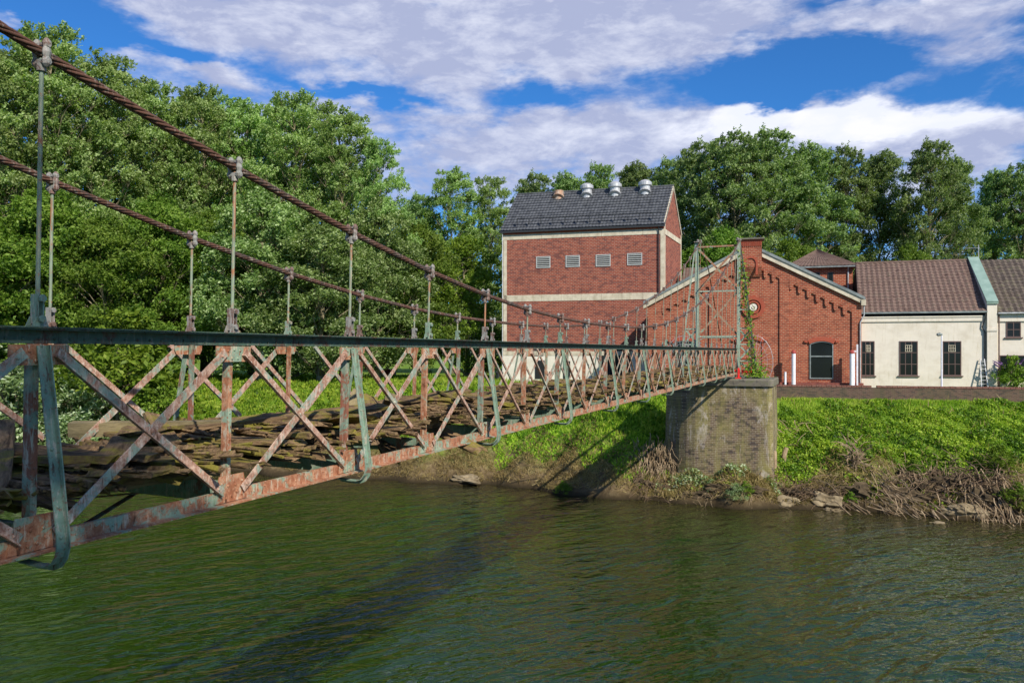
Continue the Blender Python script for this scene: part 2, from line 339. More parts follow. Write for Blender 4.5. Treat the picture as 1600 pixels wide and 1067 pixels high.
M['iron_green'] = painted_iron('iron_green', (0.20,0.30,0.225), (0.25,0.12,0.08), (0.42,0.40,0.33), 0.42, 9.0)
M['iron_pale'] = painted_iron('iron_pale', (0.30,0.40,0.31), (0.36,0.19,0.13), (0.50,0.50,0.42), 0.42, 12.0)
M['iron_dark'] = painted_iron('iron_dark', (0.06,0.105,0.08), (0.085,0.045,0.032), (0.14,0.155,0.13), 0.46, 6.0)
M['clamp'] = painted_iron('clamp_iron', (0.27,0.27,0.25), (0.17,0.10,0.08), (0.38,0.35,0.33), 0.5, 3.0)
M['rod'] = painted_iron('rod_iron', (0.24,0.30,0.22), (0.36,0.16,0.08), (0.40,0.34,0.25), 0.47, 2.0, (1,1,.4))
M['cable'] = painted_iron('cable_steel', (0.075,0.055,0.045), (0.12,0.055,0.035), (0.24,0.19,0.155), 0.55, 5.0, (1,.5,1))
def wood_mat(name, a, bcol, moss, mossy):
    m, nt, b = mat(name, 0.95, 0, 0.15); v = coords(nt, 'Object', (9, 1.3, 9)); v2 = coords(nt, 'World')
    n = noise(nt, v, 2.2, 10, 0.78, 0.4); c = ramp(nt, n, [(0.36, a), (0.62, bcol)])
    oi = nt.nodes.new('ShaderNodeObjectInfo')
    c = mixc(nt, 0.7, c, ramp(nt, oi.outputs['Random'], [(0, (0.6,0.6,0.6)), (1, (1.35,1.3,1.25))]), 'MULTIPLY')
    nm = noise(nt, v2, 1.9, 9, 0.75, 0.4)
    c = mixc(nt, ramp(nt, nm, [(mossy, (0,0,0)), (mossy+.1, (1,1,1))]), c, moss)
    nt.links.new(c, b.inputs['Base Color']); bump(nt, b, n, 0.9, 0.03); return m
M['plank'] = wood_mat('rotten_wood', (0.035,0.022,0.014), (0.30,0.20,0.11), (0.22,0.19,0.035), 0.50)
M['beam'] = wood_mat('pale_timber', (0.13,0.105,0.06), (0.30,0.25,0.14), (0.20,0.21,0.06), 0.60)
M['drift'] = mottled('driftwood', (0.16,0.10,0.055), (0.42,0.32,0.20), 2.5, 0.9, 0.4, kind='World')
M['drift_dark'] = mottled('driftwood_dark', (0.07,0.045,0.028), (0.22,0.15,0.09), 2.5, 0.9, 0.4, kind='World')
M['bark'] = mottled('bark', (0.12,0.10,0.06), (0.30,0.26,0.17), 1.2, 0.95, 0.6, vscale=(3,3,.6))
M['mud'] = mottled('mud', (0.13,0.095,0.05), (0.29,0.23,0.14), 1.3, 0.9, 0.5, kind='World')
M['soil'] = mottled('soil', (0.03,0.022,0.013), (0.12,0.085,0.045), 2.2, 0.95, 0.6, kind='World')
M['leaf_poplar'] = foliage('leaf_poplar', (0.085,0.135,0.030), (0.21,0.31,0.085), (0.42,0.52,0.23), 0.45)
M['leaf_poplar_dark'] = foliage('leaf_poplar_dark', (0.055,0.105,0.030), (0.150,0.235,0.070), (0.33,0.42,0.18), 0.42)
M['leaf_round'] = foliage('leaf_round', (0.040,0.095,0.010), (0.11,0.20,0.022), (0.22,0.32,0.055), 0.40)
M['leaf_pale'] = foliage('leaf_pale', (0.055,0.10,0.020), (0.14,0.22,0.055), (0.28,0.37,0.13), 0.36, sil=(0.36,0.44,0.21))
M['leaf_willow'] = foliage('leaf_willow', (0.055,0.10,0.03), (0.15,0.22,0.075), (0.30,0.38,0.17), 0.3, sil=(0.45,0.52,0.34))
M['leaf_bright'] = foliage('leaf_bright', (0.055,0.12,0.010), (0.13,0.23,0.02), (0.24,0.34,0.04), 0.35)
M['weed'] = foliage('weed', (0.025,0.075,0.006), (0.12,0.25,0.012), (0.33,0.46,0.04), 0.35)
M['grass_blade'] = foliage('grass_blade', (0.09,0.19,0.010), (0.19,0.32,0.018), (0.36,0.42,0.06), 0.35)
M['dry_grass'] = foliage('dry_grass', (0.13,0.095,0.035), (0.25,0.19,0.075), (0.36,0.29,0.12), 0.3)

# ------------------------------------------------------------------ ground, water, hills
def h2(x, y):
    return (math.sin(x*.71+y*.37)+math.sin(x*1.3-y*.9+1.7)+math.sin(x*.33+y*1.7+.6)*.7)/2.7
def bankline(X): return 48.2+0.9*math.sin(X*.23+.4)+.5*math.sin(X*.61+1)+.25*math.sin(X*1.7)
def wall_y(X): return 63.4+.096*(X+3.4)
def ground_z(X, Y):
    d = Y-bankline(X)
    n = h2(X, Y)
    if d < 0: return max(-2.0, d*.9)+.05*n
    e = 1.0+.35*math.sin(X*.9)+.3*h2(X*2.3, 3)          # height of the eroded lip
    if d < 1.7: return e*min(1, (d/1.7)**.7)+.14*n*min(1, d)
    top = 5.75 if X < -9 else (5.42 if X > -2.5 else 5.75-.33*(X+9)/6.5); L = 13.2
    t = min(1, (d-1.7)/(L-1.7)); s = t*(1.15-.15*t)
    z = e+(top-e)*s+.12*n*(1-t)+.16*h2(X*1.6, Y*1.6)*(1-t)*(1 if d > 3 else 0)+.07*h2(X*3.7, Y*3.7)*(1-t)
    if -11.5 < X < -1.5 and Y < 51: z = min(z, 1.35+.3*n+.22*math.sin(X*2.2))
    if Y > 66: z = max(z, 5.75)
    return z
def build_ground():
    xs = np.concatenate([np.linspace(-700,-130,20)[:-1], np.linspace(-130,-50,81)[:-1], np.linspace(-50,45,240)[:-1], np.linspace(45,120,40)[:-1], np.linspace(120,700,20)])
    ys = np.concatenate([np.linspace(38,46.5,10)[:-1], np.linspace(46.5,66,80)[:-1], np.linspace(66,120,50)[:-1], np.linspace(120,1500,40)])
    mb = MB(); nx = len(xs)
    for y in ys:
        for x in xs: mb.v.append((x, y, ground_z(x, y)))
    for j in range(len(ys)-1):
        for i in range(nx-1): mb.f.append((j*nx+i, j*nx+i+1, (j+1)*nx+i+1, (j+1)*nx+i))
    m, nt, b = mat('ground', 0.95, 0, 0.1); L = nt.links
    v = coords(nt, 'World'); g = nt.nodes.new('ShaderNodeNewGeometry'); sp = nt.nodes.new('ShaderNodeSeparateXYZ'); L.new(g.outputs['Position'], sp.inputs[0])
    grass = ramp(nt, noise(nt, v, 0.8, 8, 0.7), [(0.3, (0.075,0.145,0.012)), (0.5, (0.14,0.23,0.02)), (0.72, (0.24,0.28,0.05))])
    soil = ramp(nt, noise(nt, v, 1.5, 9, 0.7), [(0.3, (0.05,0.035,0.018)), (0.5, (0.125,0.088,0.045)), (0.7, (0.24,0.185,0.10))])
    ad = nn(nt, 'ShaderNodeMath', operation='MULTIPLY_ADD'); L.new(noise(nt, v, 0.5, 7, 0.7), ad.inputs[0]); ad.inputs[1].default_value = 4.0; L.new(sp.outputs[2], ad.inputs[2])
    f = ramp(nt, mr01(nt, ad.outputs[0], 3.0, 5.2), [(0.0, (0,0,0)), (1.0, (1,1,1))])
    c = mixc(nt, f, soil, grass)
    c = mixc(nt, mr01(nt, sp.outputs[2], 0.55, 0.05), c, (0.035,0.026,0.014))      # wet mud at the waterline
    L.new(c, b.inputs['Base Color']); bump(nt, b, noise(nt, v, 3.5, 8, 0.7), 0.9, 0.12)
    o = mb.build('ground', m, smooth=True); tag(o, kind='structure')
def mr01(nt, src, a, b):
    r = nn(nt, 'ShaderNodeMapRange'); nt.links.new(src, r.inputs[0]); r.inputs[1].default_value = a; r.inputs[2].default_value = b; return r.outputs[0]
build_ground()
def build_water():
    m, nt, b = mat('river_water', 0.03, 0, 0.5); L = nt.links
    b.inputs['IOR'].default_value = 1.52; b.inputs['Subsurface Weight'].default_value = 1.0; b.inputs['Subsurface Radius'].default_value = (1.0, 1.0, 0.5); b.inputs['Subsurface Scale'].default_value = 1.6
    v = coords(nt, 'World')
    g = nt.nodes.new('ShaderNodeNewGeometry'); sp = nt.nodes.new('ShaderNodeSeparateXYZ'); L.new(g.outputs['Position'], sp.inputs[0])
    deep = ramp(nt, noise(nt, v, 0.06, 3, 0.5), [(0.35, (0.010,0.030,0.0015)), (0.65, (0.017,0.040,0.002))])
    L.new(mixc(nt, mr01(nt, sp.outputs[1], 40.0, 48.5), deep, (0.026,0.022,0.006)), b.inputs['Base Color'])
    def ms(rot, sc, scale, det, dist, rough=0.5):
        mp = nt.nodes.new('ShaderNodeMapping'); mp.vector_type = 'TEXTURE'; L.new(v, mp.inputs[0]); mp.inputs[2].default_value = (0,0,math.radians(rot)); mp.inputs[3].default_value = sc
        return noise(nt, mp.outputs[0], scale, det, rough, dist)
    def ma(a, k, prev=None):
        q = nn(nt, 'ShaderNodeMath', operation='MULTIPLY_ADD'); L.new(a, q.inputs[0])
        if isinstance(k, float): q.inputs[1].default_value = k
        else: L.new(k, q.inputs[1])
        q.inputs[2].default_value = 0
        if prev is not None: L.new(prev, q.inputs[2])
        return q.outputs[0]
    # wind ripples run across the river; long low waves, chop on top, ruffled and calm patches
    wp = mr01(nt, noise(nt, v, 0.11, 4, 0.6, 0.6), 0.25, 0.62)
    h = ma(ms(60, (3.0, 1, 1), 0.55, 2, 0.6), 0.22)
    c = ma(ms(56, (2.4, 1, 1), 1.5, 2, 0.8), 0.20)
    d = ma(ms(38, (2.4, 1, 1), 5.5, 2, 0.8), 0.03)
    h = ma(c, wp, h); h = ma(d, wp, h); h = ma(ms(42, (2.0, 1, 1), 3.0, 2, 0.6), 0.05, h)
    bump(nt, b, h, 1.0, 1.0)
    mb = MB(); mb.add([(-700,-200,0),(700,-200,0),(700,56,0),(-700,56,0)], [(0,1,2,3)])
    o = mb.build('water', m); tag(o, kind='structure')
build_water()
def build_hill():
    mb = MB(); n = 60
    for j in range(9):
        for i in range(n):
            a = math.radians(-75+120*i/(n-1)); r = 650+j*90
            z = 5+(58+26*math.sin(i*.35)+14*math.sin(i*.9+1)+5*math.sin(i*2.3))*min(1, j/5)
            mb.v.append((math.sin(a)*r, math.cos(a)*r, z))
    for j in range(8):
        for i in range(n-1): mb.f.append((j*n+i, j*n+i+1, (j+1)*n+i+1, (j+1)*n+i))
    m = mottled('hill_wood', (0.02,0.045,0.03), (0.05,0.09,0.05), 0.03, 0.95, 0.8, kind='World')
    tag(mb.build('hill', m, smooth=True), kind='structure')
build_hill()

# ------------------------------------------------------------------ the suspension bridge
PX, PYY = 2.0, 4.04
BR = thing('suspension_bridge', 'rusty green iron footbridge with lattice sides hanging from twisted cables over the river', 'bridge',
           (-5.23, PYY, CAMZ+.165), rot=(0, 0.0237, 0))
W = 2.40                         # distance between the two trusses
KEND = 24
ct_k = [-7,-4,-2,-1,0,1,2,3,4,5,6,7,8,9,10,11,12,13,15,17.3,19.6,22,24]
ct_h = [6.0,4.15,3.07,2.58,2.12,1.735,1.40,1.13,.93,.79,.71,.675,.665,.68,.735,.83,.98,1.20,1.78,2.72,3.95,5.5,7.02]
def ch(k): return float(np.interp(k, ct_k, ct_h))-.165+.0
def nodepos(k): return k*PX
def lsec(w, t): return [(0,0),(w,0),(w,t),(t,t),(t,w),(0,w)]
def build_truss(xs, side, k0, heavy):
    """side=+1 the truss whose outside faces +X (near the viewer), -1 the far one; xs = local x of its plane"""
    s = side; y0, y1 = nodepos(-6), nodepos(KEND)
    # top chord: two angles back to back, flanges on top
    mb = MB(); t = .012
    for q in (1, -1):
        mb.prism((xs+q*.008, y0, 0), (xs+q*.008, y1, 0), [(0,0),(q*.085,0),(q*.085,-t),(q*t,-t),(q*t,-.115),(0,-.115)], (1,0,0)) if False else None
    for q in (1, -1):
        pts = [(xs+q*.008, 0), (xs+q*.095, 0), (xs+q*.095, -t), (xs+q*.02, -t), (xs+q*.02, -.108), (xs+q*.008, -.108)]
        mb.poly([(p[0], y0, p[1]) for p in pts], (0, y1-y0, 0))
    mb.box(xs-.11, xs+.11, y0, y1, .002, .012)
    kk = k0
    while kk <= min(KEND, 9):
        for j in range(-8, 9):
            y = nodepos(kk)+j*.125
            if y > y0: mb.bump((xs+s*.0205, y, -.075), .014, (s,0,0), 5)
        kk += 1
    mb.build('top_chord', M['iron_dark'], BR)
    # bottom chord
    mb = MB(); zb = -1.60
    for q in (1, -1):
        pts = [(xs+q*.008, zb), (xs+q*.105, zb), (xs+q*.105, zb+t), (xs+q*.02, zb+t), (xs+q*.02, zb+.125), (xs+q*.008, zb+.125)]
        mb.poly([(p[0], y0, p[1]) for p in pts], (0, y1-y0, 0))
    for k in range(k0, min(KEND, 9)):
        for j in range(-3, 12):
            mb.bump((xs+s*.0205, nodepos(k)+j*.166, zb+.06+.03*(j % 2)), .013, (s,0,0), 5)
    mb.build('bottom_chord', M['iron_rust'], BR)
    for k in range(k0, KEND+1):
        y = nodepos(k); rich = k <= 10
        even = k % 2 == 0
        # gusset plates
        g = MB(); w = .235
        g.poly([(xs+s*.022, y-w, -.116), (xs+s*.022, y+w, -.116), (xs+s*.022, y+w*1.0, -.20), (xs+s*.022, y+w*.86, -.262), (xs+s*.022, y-w*.86, -.262), (xs+s*.022, y-w, -.20)], (s*.010, 0, 0))
        if rich:
            for a, b in ((-.17,-.15),(-.19,-.21),(-.08,-.16),(-.03,-.23),(.0,-.15),(.08,-.16),(.17,-.15),(.19,-.21),(.05,-.23)):
                g.bump((xs+s*.032, y+a, b), .016, (s,0,0), 6)
        g.build('gusset_plate', M['iron_rust'], BR)
        g = MB(); zt = zb+.27
        g.poly([(xs+s*.022, y-.20, zb+.126), (xs+s*.022, y+.20, zb+.126), (xs+s*.022, y+.165, zt), (xs+s*.022, y-.165, zt)], (s*.010, 0, 0))
        g.poly([(xs+s*.022, y-.22, zb+.02), (xs+s*.022, y+.22, zb+.02), (xs+s*.022, y+.20, zb+.1255), (xs+s*.022, y-.20, zb+.1255)], (s*.010, 0, 0))
        if rich:
            for a, b in ((-.14,.07),(-.14,.20),(-.05,.17),(.05,.17),(.14,.20),(.14,.07),(0,.07),(-.07,.06),(.07,.10)):
                g.bump((xs+s*.032, y+a, zb+b), .016, (s,0,0), 6)
        g.build('gusset_plate', M['iron_rust'], BR)
        # vertical post
        p = MB()
        ww = .075 if not even else .085
        p.prism((xs-s*.006, y-.027, zb+.05), (xs-s*.006, y-.027, -.12), [(-s*.0,0),(-s*.0,0.052),(-s*.012,0.052),(-s*.012,.012),(-s*ww,.012),(-s*ww,0)], (1,0,0))
        if rich:
            for q in range(5): p.bump((xs-s*.006+s*.001, y, zb+.35+q*.25), .012, (s,0,0), 5)
        p.build('post', M['iron_mix'] if k % 2 == 0 else M['iron_rust'], BR)
        # diagonals to the next node
        if k < KEND:
            ya = nodepos(k+1)
            for (z0, z1, off) in ((-.17, zb+.12, .034), (zb+.12, -.17, .046)):
                d = MB(); p0 = V((xs+s*off, y+.13, z0)); p1 = V((xs+s*off, ya-.13, z1))
                dv = (p1-p0).normalized(); n = V((s,0,0)); wv = dv.cross(n)
                if wv.z < 0: wv = -wv
                bw = .041
                sec = [-wv*bw, wv*bw, wv*bw+n*.010, -wv*(bw-.011)+n*.010, -wv*(bw-.011)+n*.042, -wv*bw+n*.042] if off < .04 else [-wv*bw, wv*bw, wv*bw+n*.010, -wv*bw+n*.010]
                vs = [p0+q for q in sec]+[p1+q for q in sec]; m_ = len(sec)
                if off < .04: vs = [V((xs-s*(v.x-xs)*0+ (v.x if s*(v.x-xs) < .0 else v.x), v.y, v.z)) for v in vs]
                d.add(vs, [(i,(i+1)%m_,m_+(i+1)%m_,m_+i) for i in range(m_)]+[tuple(range(m_)), tuple(range(m_,2*m_))])
                if rich and heavy:
                    mid = (p0+p1)/2
                    if off > .04: d.bump(mid+n*.010, .028, n, 6)
                    for q in (.03, .97): d.bump(p0+(p1-p0)*q+n*(.010), .017, n, 6)
                d.build('diagonal_bar', M['iron_pink'], BR)
        # outrigger: strap that runs from the top chord outward and bends under the floor beam
        if even:
            path = [(0.045,-.125),(0.10,-.45),(.17,-.85),(.235,-1.25),(.27,-1.46),(.272,-1.54),(.255,-1.60),(.215,-1.650),(.155,-1.672),(.06,-1.674),(-.10,-1.668)]
            o = MB(); hw = .040
            vs = []
            for i, (a, z) in enumerate(path):
                a0, z0 = path[max(0, i-1)]; a1, z1 = path[min(len(path)-1, i+1)]
                tx, tz = a1-a0, z1-z0; l = math.hypot(tx, tz); nx_, nz_ = -tz/l, tx/l      # inward/outward normal in the x-z plane
                if nx_ < 0 and i < 5: nx_, nz_ = -nx_, -nz_
                nx_, nz_ = (-tz/l, tx/l); nx_, nz_ = -nx_*-1, nz_
                # channel section: web hw wide, lip outward
                for (yy, dd) in ((-hw, 0), (hw, 0), (hw, .045), (hw-.010, .045), (hw-.010, .010), (-hw, .010)):
                    vs.append((xs+s*(a+nx_*dd), y+yy, z+nz_*dd))
            fs = []; m_ = 6
            for i in range(len(path)-1):
                for q in range(m_): fs.append((i*m_+q, i*m_+(q+1)%m_, (i+1)*m_+(q+1)%m_, (i+1)*m_+q))
            fs += [tuple(range(m_)), tuple(range((len(path)-1)*m_, len(path)*m_))]
            o.add(vs, fs)
            if rich:
                for i in (0, 1, 2, 3, 4):
                    a, z = path[i]; o.bump((xs+s*(a+.012), y-.01, z), .015, (s,0,0), 6)
            o.build('outrigger_brace', M['iron_green'], BR)
        # hanger rod, lower fork and cable clamp
        hh = ch(k); H = MB(); bz = .012
        H.tube([(xs, y, bz+.20), (xs, y, max(bz+.25, hh-.04))], .0155, 7)
        ho = H.build('hanger_rod', M['rod'], BR)
        F = MB()
        for q in (-1, 1):
            F.box(xs-.035, xs+.035, y+q*.022-.006, y+q*.022+.006, bz+.02, bz+.23)
            F.poly([(xs+q*.028, y-.065, bz), (xs+q*.028, y+.065, bz), (xs+q*.028, y+.034, bz+.07), (xs+q*.028, y-.034, bz+.07)], (q*.008, 0, 0))
        F.cyl((xs-.055, y, bz+.055), (xs+.055, y, bz+.055), .016, 6); F.cyl((xs-.055, y, bz+.20), (xs+.055, y, bz+.20), .016, 6)
        F.cyl((xs+.040, y, bz+.055), (xs+.062, y, bz+.055), .027, 6); F.cyl((xs+.040, y, bz+.20), (xs+.062, y, bz+.20), .027, 6)
        fo = F.build('fork', M['clamp'] if k % 3 else M['iron_green'], ho)
        slope = (ch(k+.3)-ch(k-.3))/(.6*PX)
        C = MB()
        for q in (-1, 1):
            C.tube([(xs+q*.048, y, hh+a_) for a_ in (-.105,-.085,-.062,-.035,0,.035,.062,.082,.10)], [.012,.030,.034,.024,.032,.024,.032,.026,.010], 8)
        C.box(xs-.048, xs+.048, y-.026, y+.026, hh-.080, hh-.052); C.box(xs-.048, xs+.048, y-.022, y+.022, hh+.048, hh+.066)
        C.cyl((xs-.075, y+.0, hh-.065), (xs+.075, y+.0, hh-.065), .024, 6); C.cyl((xs-.075, y, hh+.052), (xs+.075, y, hh+.052), .02, 6)
        C.cyl((xs, y, hh-.13), (xs, y, hh-.08), .032, 7)
        C.build('cable_clamp', M['clamp'], ho)
    # main cable: six twisted strands
    cb = MB(); ks = []
    k = -6.5
    while k < 24.0: ks.append(k); k += .022 if k < 4 else (.05 if k < 10 else .2)
    ks.append(24.0)
    for st in range(6):
        pts = []
        for k in ks:
            a = 2*math.pi*(k*PX/.62)+st*math.pi/3
            if k > 10: a = st*math.pi/3+k*3
            pts.append((xs+.0235*math.cos(a), k*PX, ch(k)+.0235*math.sin(a)))
        cb.tube(pts, .0138, 5, False)
    # backstay beyond the tower
    cb.tube([(xs, 48, ch(24)), (xs, 52, ch(24)-1.5), (xs, 66, -3.1)], .038, 6)
    cb.build('cable', M['cable'], BR, smooth=True)
build_truss(0.0, 1, -2, True)
build_truss(-W, -1, 0, False)
for k in range(-2, KEND+1):        # cross beams carrying the deck
    b = MB(); y = nodepos(k)
    b.box(-W-.0, -.01, y-.035, y-.025, -1.585, -1.42); b.box(-W-.0, -.01, y-.035, y+.035, -1.60, -1.586); b.box(-W+.03, -.03, y-.0349, y+.035, -1.419, -1.405)
    b.build('floor_beam', M['iron_green'], BR)
for x in (-W*.27, -W*.5, -W*.73):
    b = MB(); b.box(x-.05, x+.05, -12, 48, -1.403, -1.32); b.build('stringer', M['plank'], BR)
for k in range(-2, KEND):          # flat wind bracing under the deck
    if k % 2: continue
    b = MB(); y = nodepos(k)
    b.prism((-W, y, -1.615), (0, y+4, -1.615), [(-.03,0),(.03,0),(.03,.008),(-.03,.008)], (1,0,0)); b.prism((0, y, -1.626), (-W, y+4, -1.626), [(-.03,0),(.03,0),(.03,.008),(-.03,.008)], (1,0,0))
    b.build('wind_brace', M['iron_mix'], BR)

def rough_plank(L_, w, t, seed, sag=.0):
    r = random.Random(seed); mb = MB(); n = max(4, int(L_/.22)); m_ = 4
    ring = []
    for i in range(n+1):
        y = -L_/2+L_*i/n; edge = 1 if 0 < i < n else .75+.2*r.random()
        base = len(mb.v); dz = sag*math.sin(math.pi*i/n)
        for j in range(m_+1):
            x = -w/2+w*j/m_; mb.v.append((x*edge+r.uniform(-.012,.012), y+(r.uniform(-.06,.06) if i in (0,n) else 0), t/2+dz+r.uniform(-.010,.008)))
        for j in range(m_, -1, -1):
            x = -w/2+w*j/m_; mb.v.append((x*edge, y+(r.uniform(-.1,.1) if i in (0,n) else 0), -t/2+dz+r.uniform(-.012,.012)))
        ring.append(base)
    c = 2*(m_+1)
    for i in range(n):
        for j in range(c): mb.f.append((ring[i]+j, ring[i]+(j+1)%c, ring[i+1]+(j+1)%c, ring[i+1]+j))
    mb.f += [tuple(ring[0]+j for j in range(c)), tuple(ring[n]+j for j in range(c))]
    return mb
rp = random.Random(21)
npl = 0
protos = []
for i in range(9):
    mb = rough_plank(rp.uniform(2.0, 2.5), rp.uniform(.20, .30), rp.uniform(.035, .06), i, rp.uniform(-.06, .05))
    me = bpy.data.meshes.new('deck_plank'); me.from_pydata(mb.v, [], mb.f); me.materials.append(M['plank']); me.update(); protos.append(me)
y = -5.0
def put_plank(x, y, z, rot, me=None, parent=BR):
    o = bpy.data.objects.new('deck_plank', me or rp.choice(protos)); COL.objects.link(o); o.parent = parent
    o.location = (x, y, z); o.rotation_euler = rot; return o
# the boards lie across the bridge; the nearest hundred are parts, the rest of the deck is one mass
far_v, far_f = [], []; yy = -4.0; cnt = 0
while yy < 47.6:
    w_ = rp.uniform(.20, .27)
    for layer in range(2):
        if layer == 1 and rp.random() < .62: continue
        if 6.1 < yy < 8.9 and rp.random() < .75: continue
        me = rp.choice(protos); rot = (rp.uniform(-.10,.10), rp.uniform(-.10,.10), math.pi/2+rp.gauss(0,.07 if layer == 0 else .25))
        loc = (-W/2+rp.uniform(-.12,.12), yy+rp.uniform(-.04,.04), -1.275+layer*.10+rp.uniform(-.03,.05))
        if cnt < 84: put_plank(*loc, rot, me); cnt += 1
        else:
            mt_ = Matrix.LocRotScale(V(loc), Euler(rot), None); b0 = len(far_v); far_v += [tuple(mt_ @ v.co) for v in me.vertices]; far_f += [tuple(i_+b0 for i_ in p.vertices) for p in me.polygons]
    yy += w_
fb = MB(); fb.v, fb.f = far_v, far_f; fo_ = fb.build('far_deck_planks', M['plank'], BR); fo_['kind'] = 'stuff'
fallen = [(-1.0,6.4,-1.30,.30,.2,.75),(-1.6,7.3,-1.34,-.25,.3,.95),(-.7,7.6,-1.42,.25,-.3,1.1),(-1.5,5.6,-1.14,.12,.2,-.5),(-.8,4.6,-1.12,-.10,.12,.6),(-1.9,9.6,-1.08,.08,.2,-.35),
          (-1.2,10.2,-1.10,-.06,.15,.3),(-.9,1.6,-1.12,.10,.2,.7),(-1.5,2.8,-1.10,-.08,-.2,.35),(-.9,9.3,-1.12,.10,.25,.9),(-1.1,3.6,-1.04,.1,.1,-.8),(-1.2,.6,-1.06,.15,-.1,.9),(-1.1,5.0,-1.2,-.2,.3,1.2),(-1.0,2.3,-1.1,.14,.2,1.0)]
for (x, yy, z, rx, ry, rz) in fallen: put_plank(x, yy, z, (rx, ry, rz))
# heaped litter and rotten splinters on the deck: one uncountable crust
def splinters():
    rr = np.random.default_rng(5); n = 8000
    X = rr.uniform(-W+.08, -.10, n); Y = rr.uniform(-5, 47, n); Zh = .07*np.sin(Y*1.3+X*2)+.05*np.sin(Y*3.1-X*4)
    Zl = -1.22+np.clip(Zh, -.05, .12)+rr.uniform(-.02, .03, n)
    keep = ~((Y > 6.2) & (Y < 9.4) & (X < -1.0)); X, Y, Zl = X[keep], Y[keep], Zl[keep]; n = len(X)
    mb = MB()
    for i in range(n):
        L_ = rr.uniform(.08, .34); a = rr.normal(math.pi/2, .35); w = rr.uniform(.01, .035); t = rr.uniform(-.12, .16)
        c, s_ = math.cos(a), math.sin(a); p0 = V((X[i]-s_*L_, Y[i]-c*L_, Zl[i]-t*L_)); p1 = V((X[i]+s_*L_, Y[i]+c*L_, Zl[i]+t*L_))
        mb.prism(p0, p1, [(-w,-.008),(w,-.008),(w*.7,.012),(-w*.8,.010)], (1,0,0))
    o = mb.build('rotten_splinters', M['plank'], BR); o['kind'] = 'stuff'
splinters()
def bridge_thing(mb, name, label, cat, mt, loc, rot, group=None):
    o = mb.build(name, mt); mw = BR_M @ Matrix.LocRotScale(V(loc), __import__('mathutils').Euler(rot), None)
    o.matrix_world = mw; tag(o, label, cat, group); return o
BR_M = Matrix.LocRotScale(BR.location, BR.rotation_euler, None)
def beam(L_, w, h, seed):
    r = random.Random(seed); mb = MB(); n = 6
    for i in range(n+1):
        y = -L_/2+L_*i/n
        for (a, b) in ((-w/2,-h/2),(w/2,-h/2),(w/2,h/2),(-w/2,h/2)): mb.v.append((a+r.uniform(-.006,.006), y, b+r.uniform(-.008,.008)))
    for i in range(n):
        for j in range(4): mb.f.append((i*4+j, i*4+(j+1)%4, i*4+4+(j+1)%4, i*4+4+j))
    mb.f += [(3,2,1,0), tuple(n*4+j for j in range(4))]; return mb
bridge_thing(beam(1.9,.16,.16,1), 'timber_beam', 'long pale squared timber lying in the shaded left end of the deck, upper of two', 'timber', M['beam'], (-1.95, 3.05, -1.10), (0.02, .05, -1.05))
bridge_thing(beam(1.7,.17,.17,2), 'timber_beam', 'thick greenish squared timber below the long pale one on the deck', 'timber', M['beam'], (-1.45, 3.35, -1.25), (0.0, .1, -1.15))
bridge_thing(beam(1.3,.20,.13,3), 'timber_beam', 'pale broken timber tilted down beside the gap in the deck', 'timber', M['beam'], (-1.55, 7.6, -1.10), (-.28, .2, .55))
bridge_thing(beam(.34,.17,.17,4), 'timber_stub', 'short moss green timber stub standing up behind the tilted pale timber', 'timber', M['beam'], (-2.0, 7.3, -1.02), (.9, .1, .3))
bridge_thing(beam(1.1,.15,.15,5), 'timber_beam', 'dark grey timber poking out under the leftmost cross braces', 'timber', M['beam'], (-.55, 1.75, -1.34), (.1, 0, -.65))

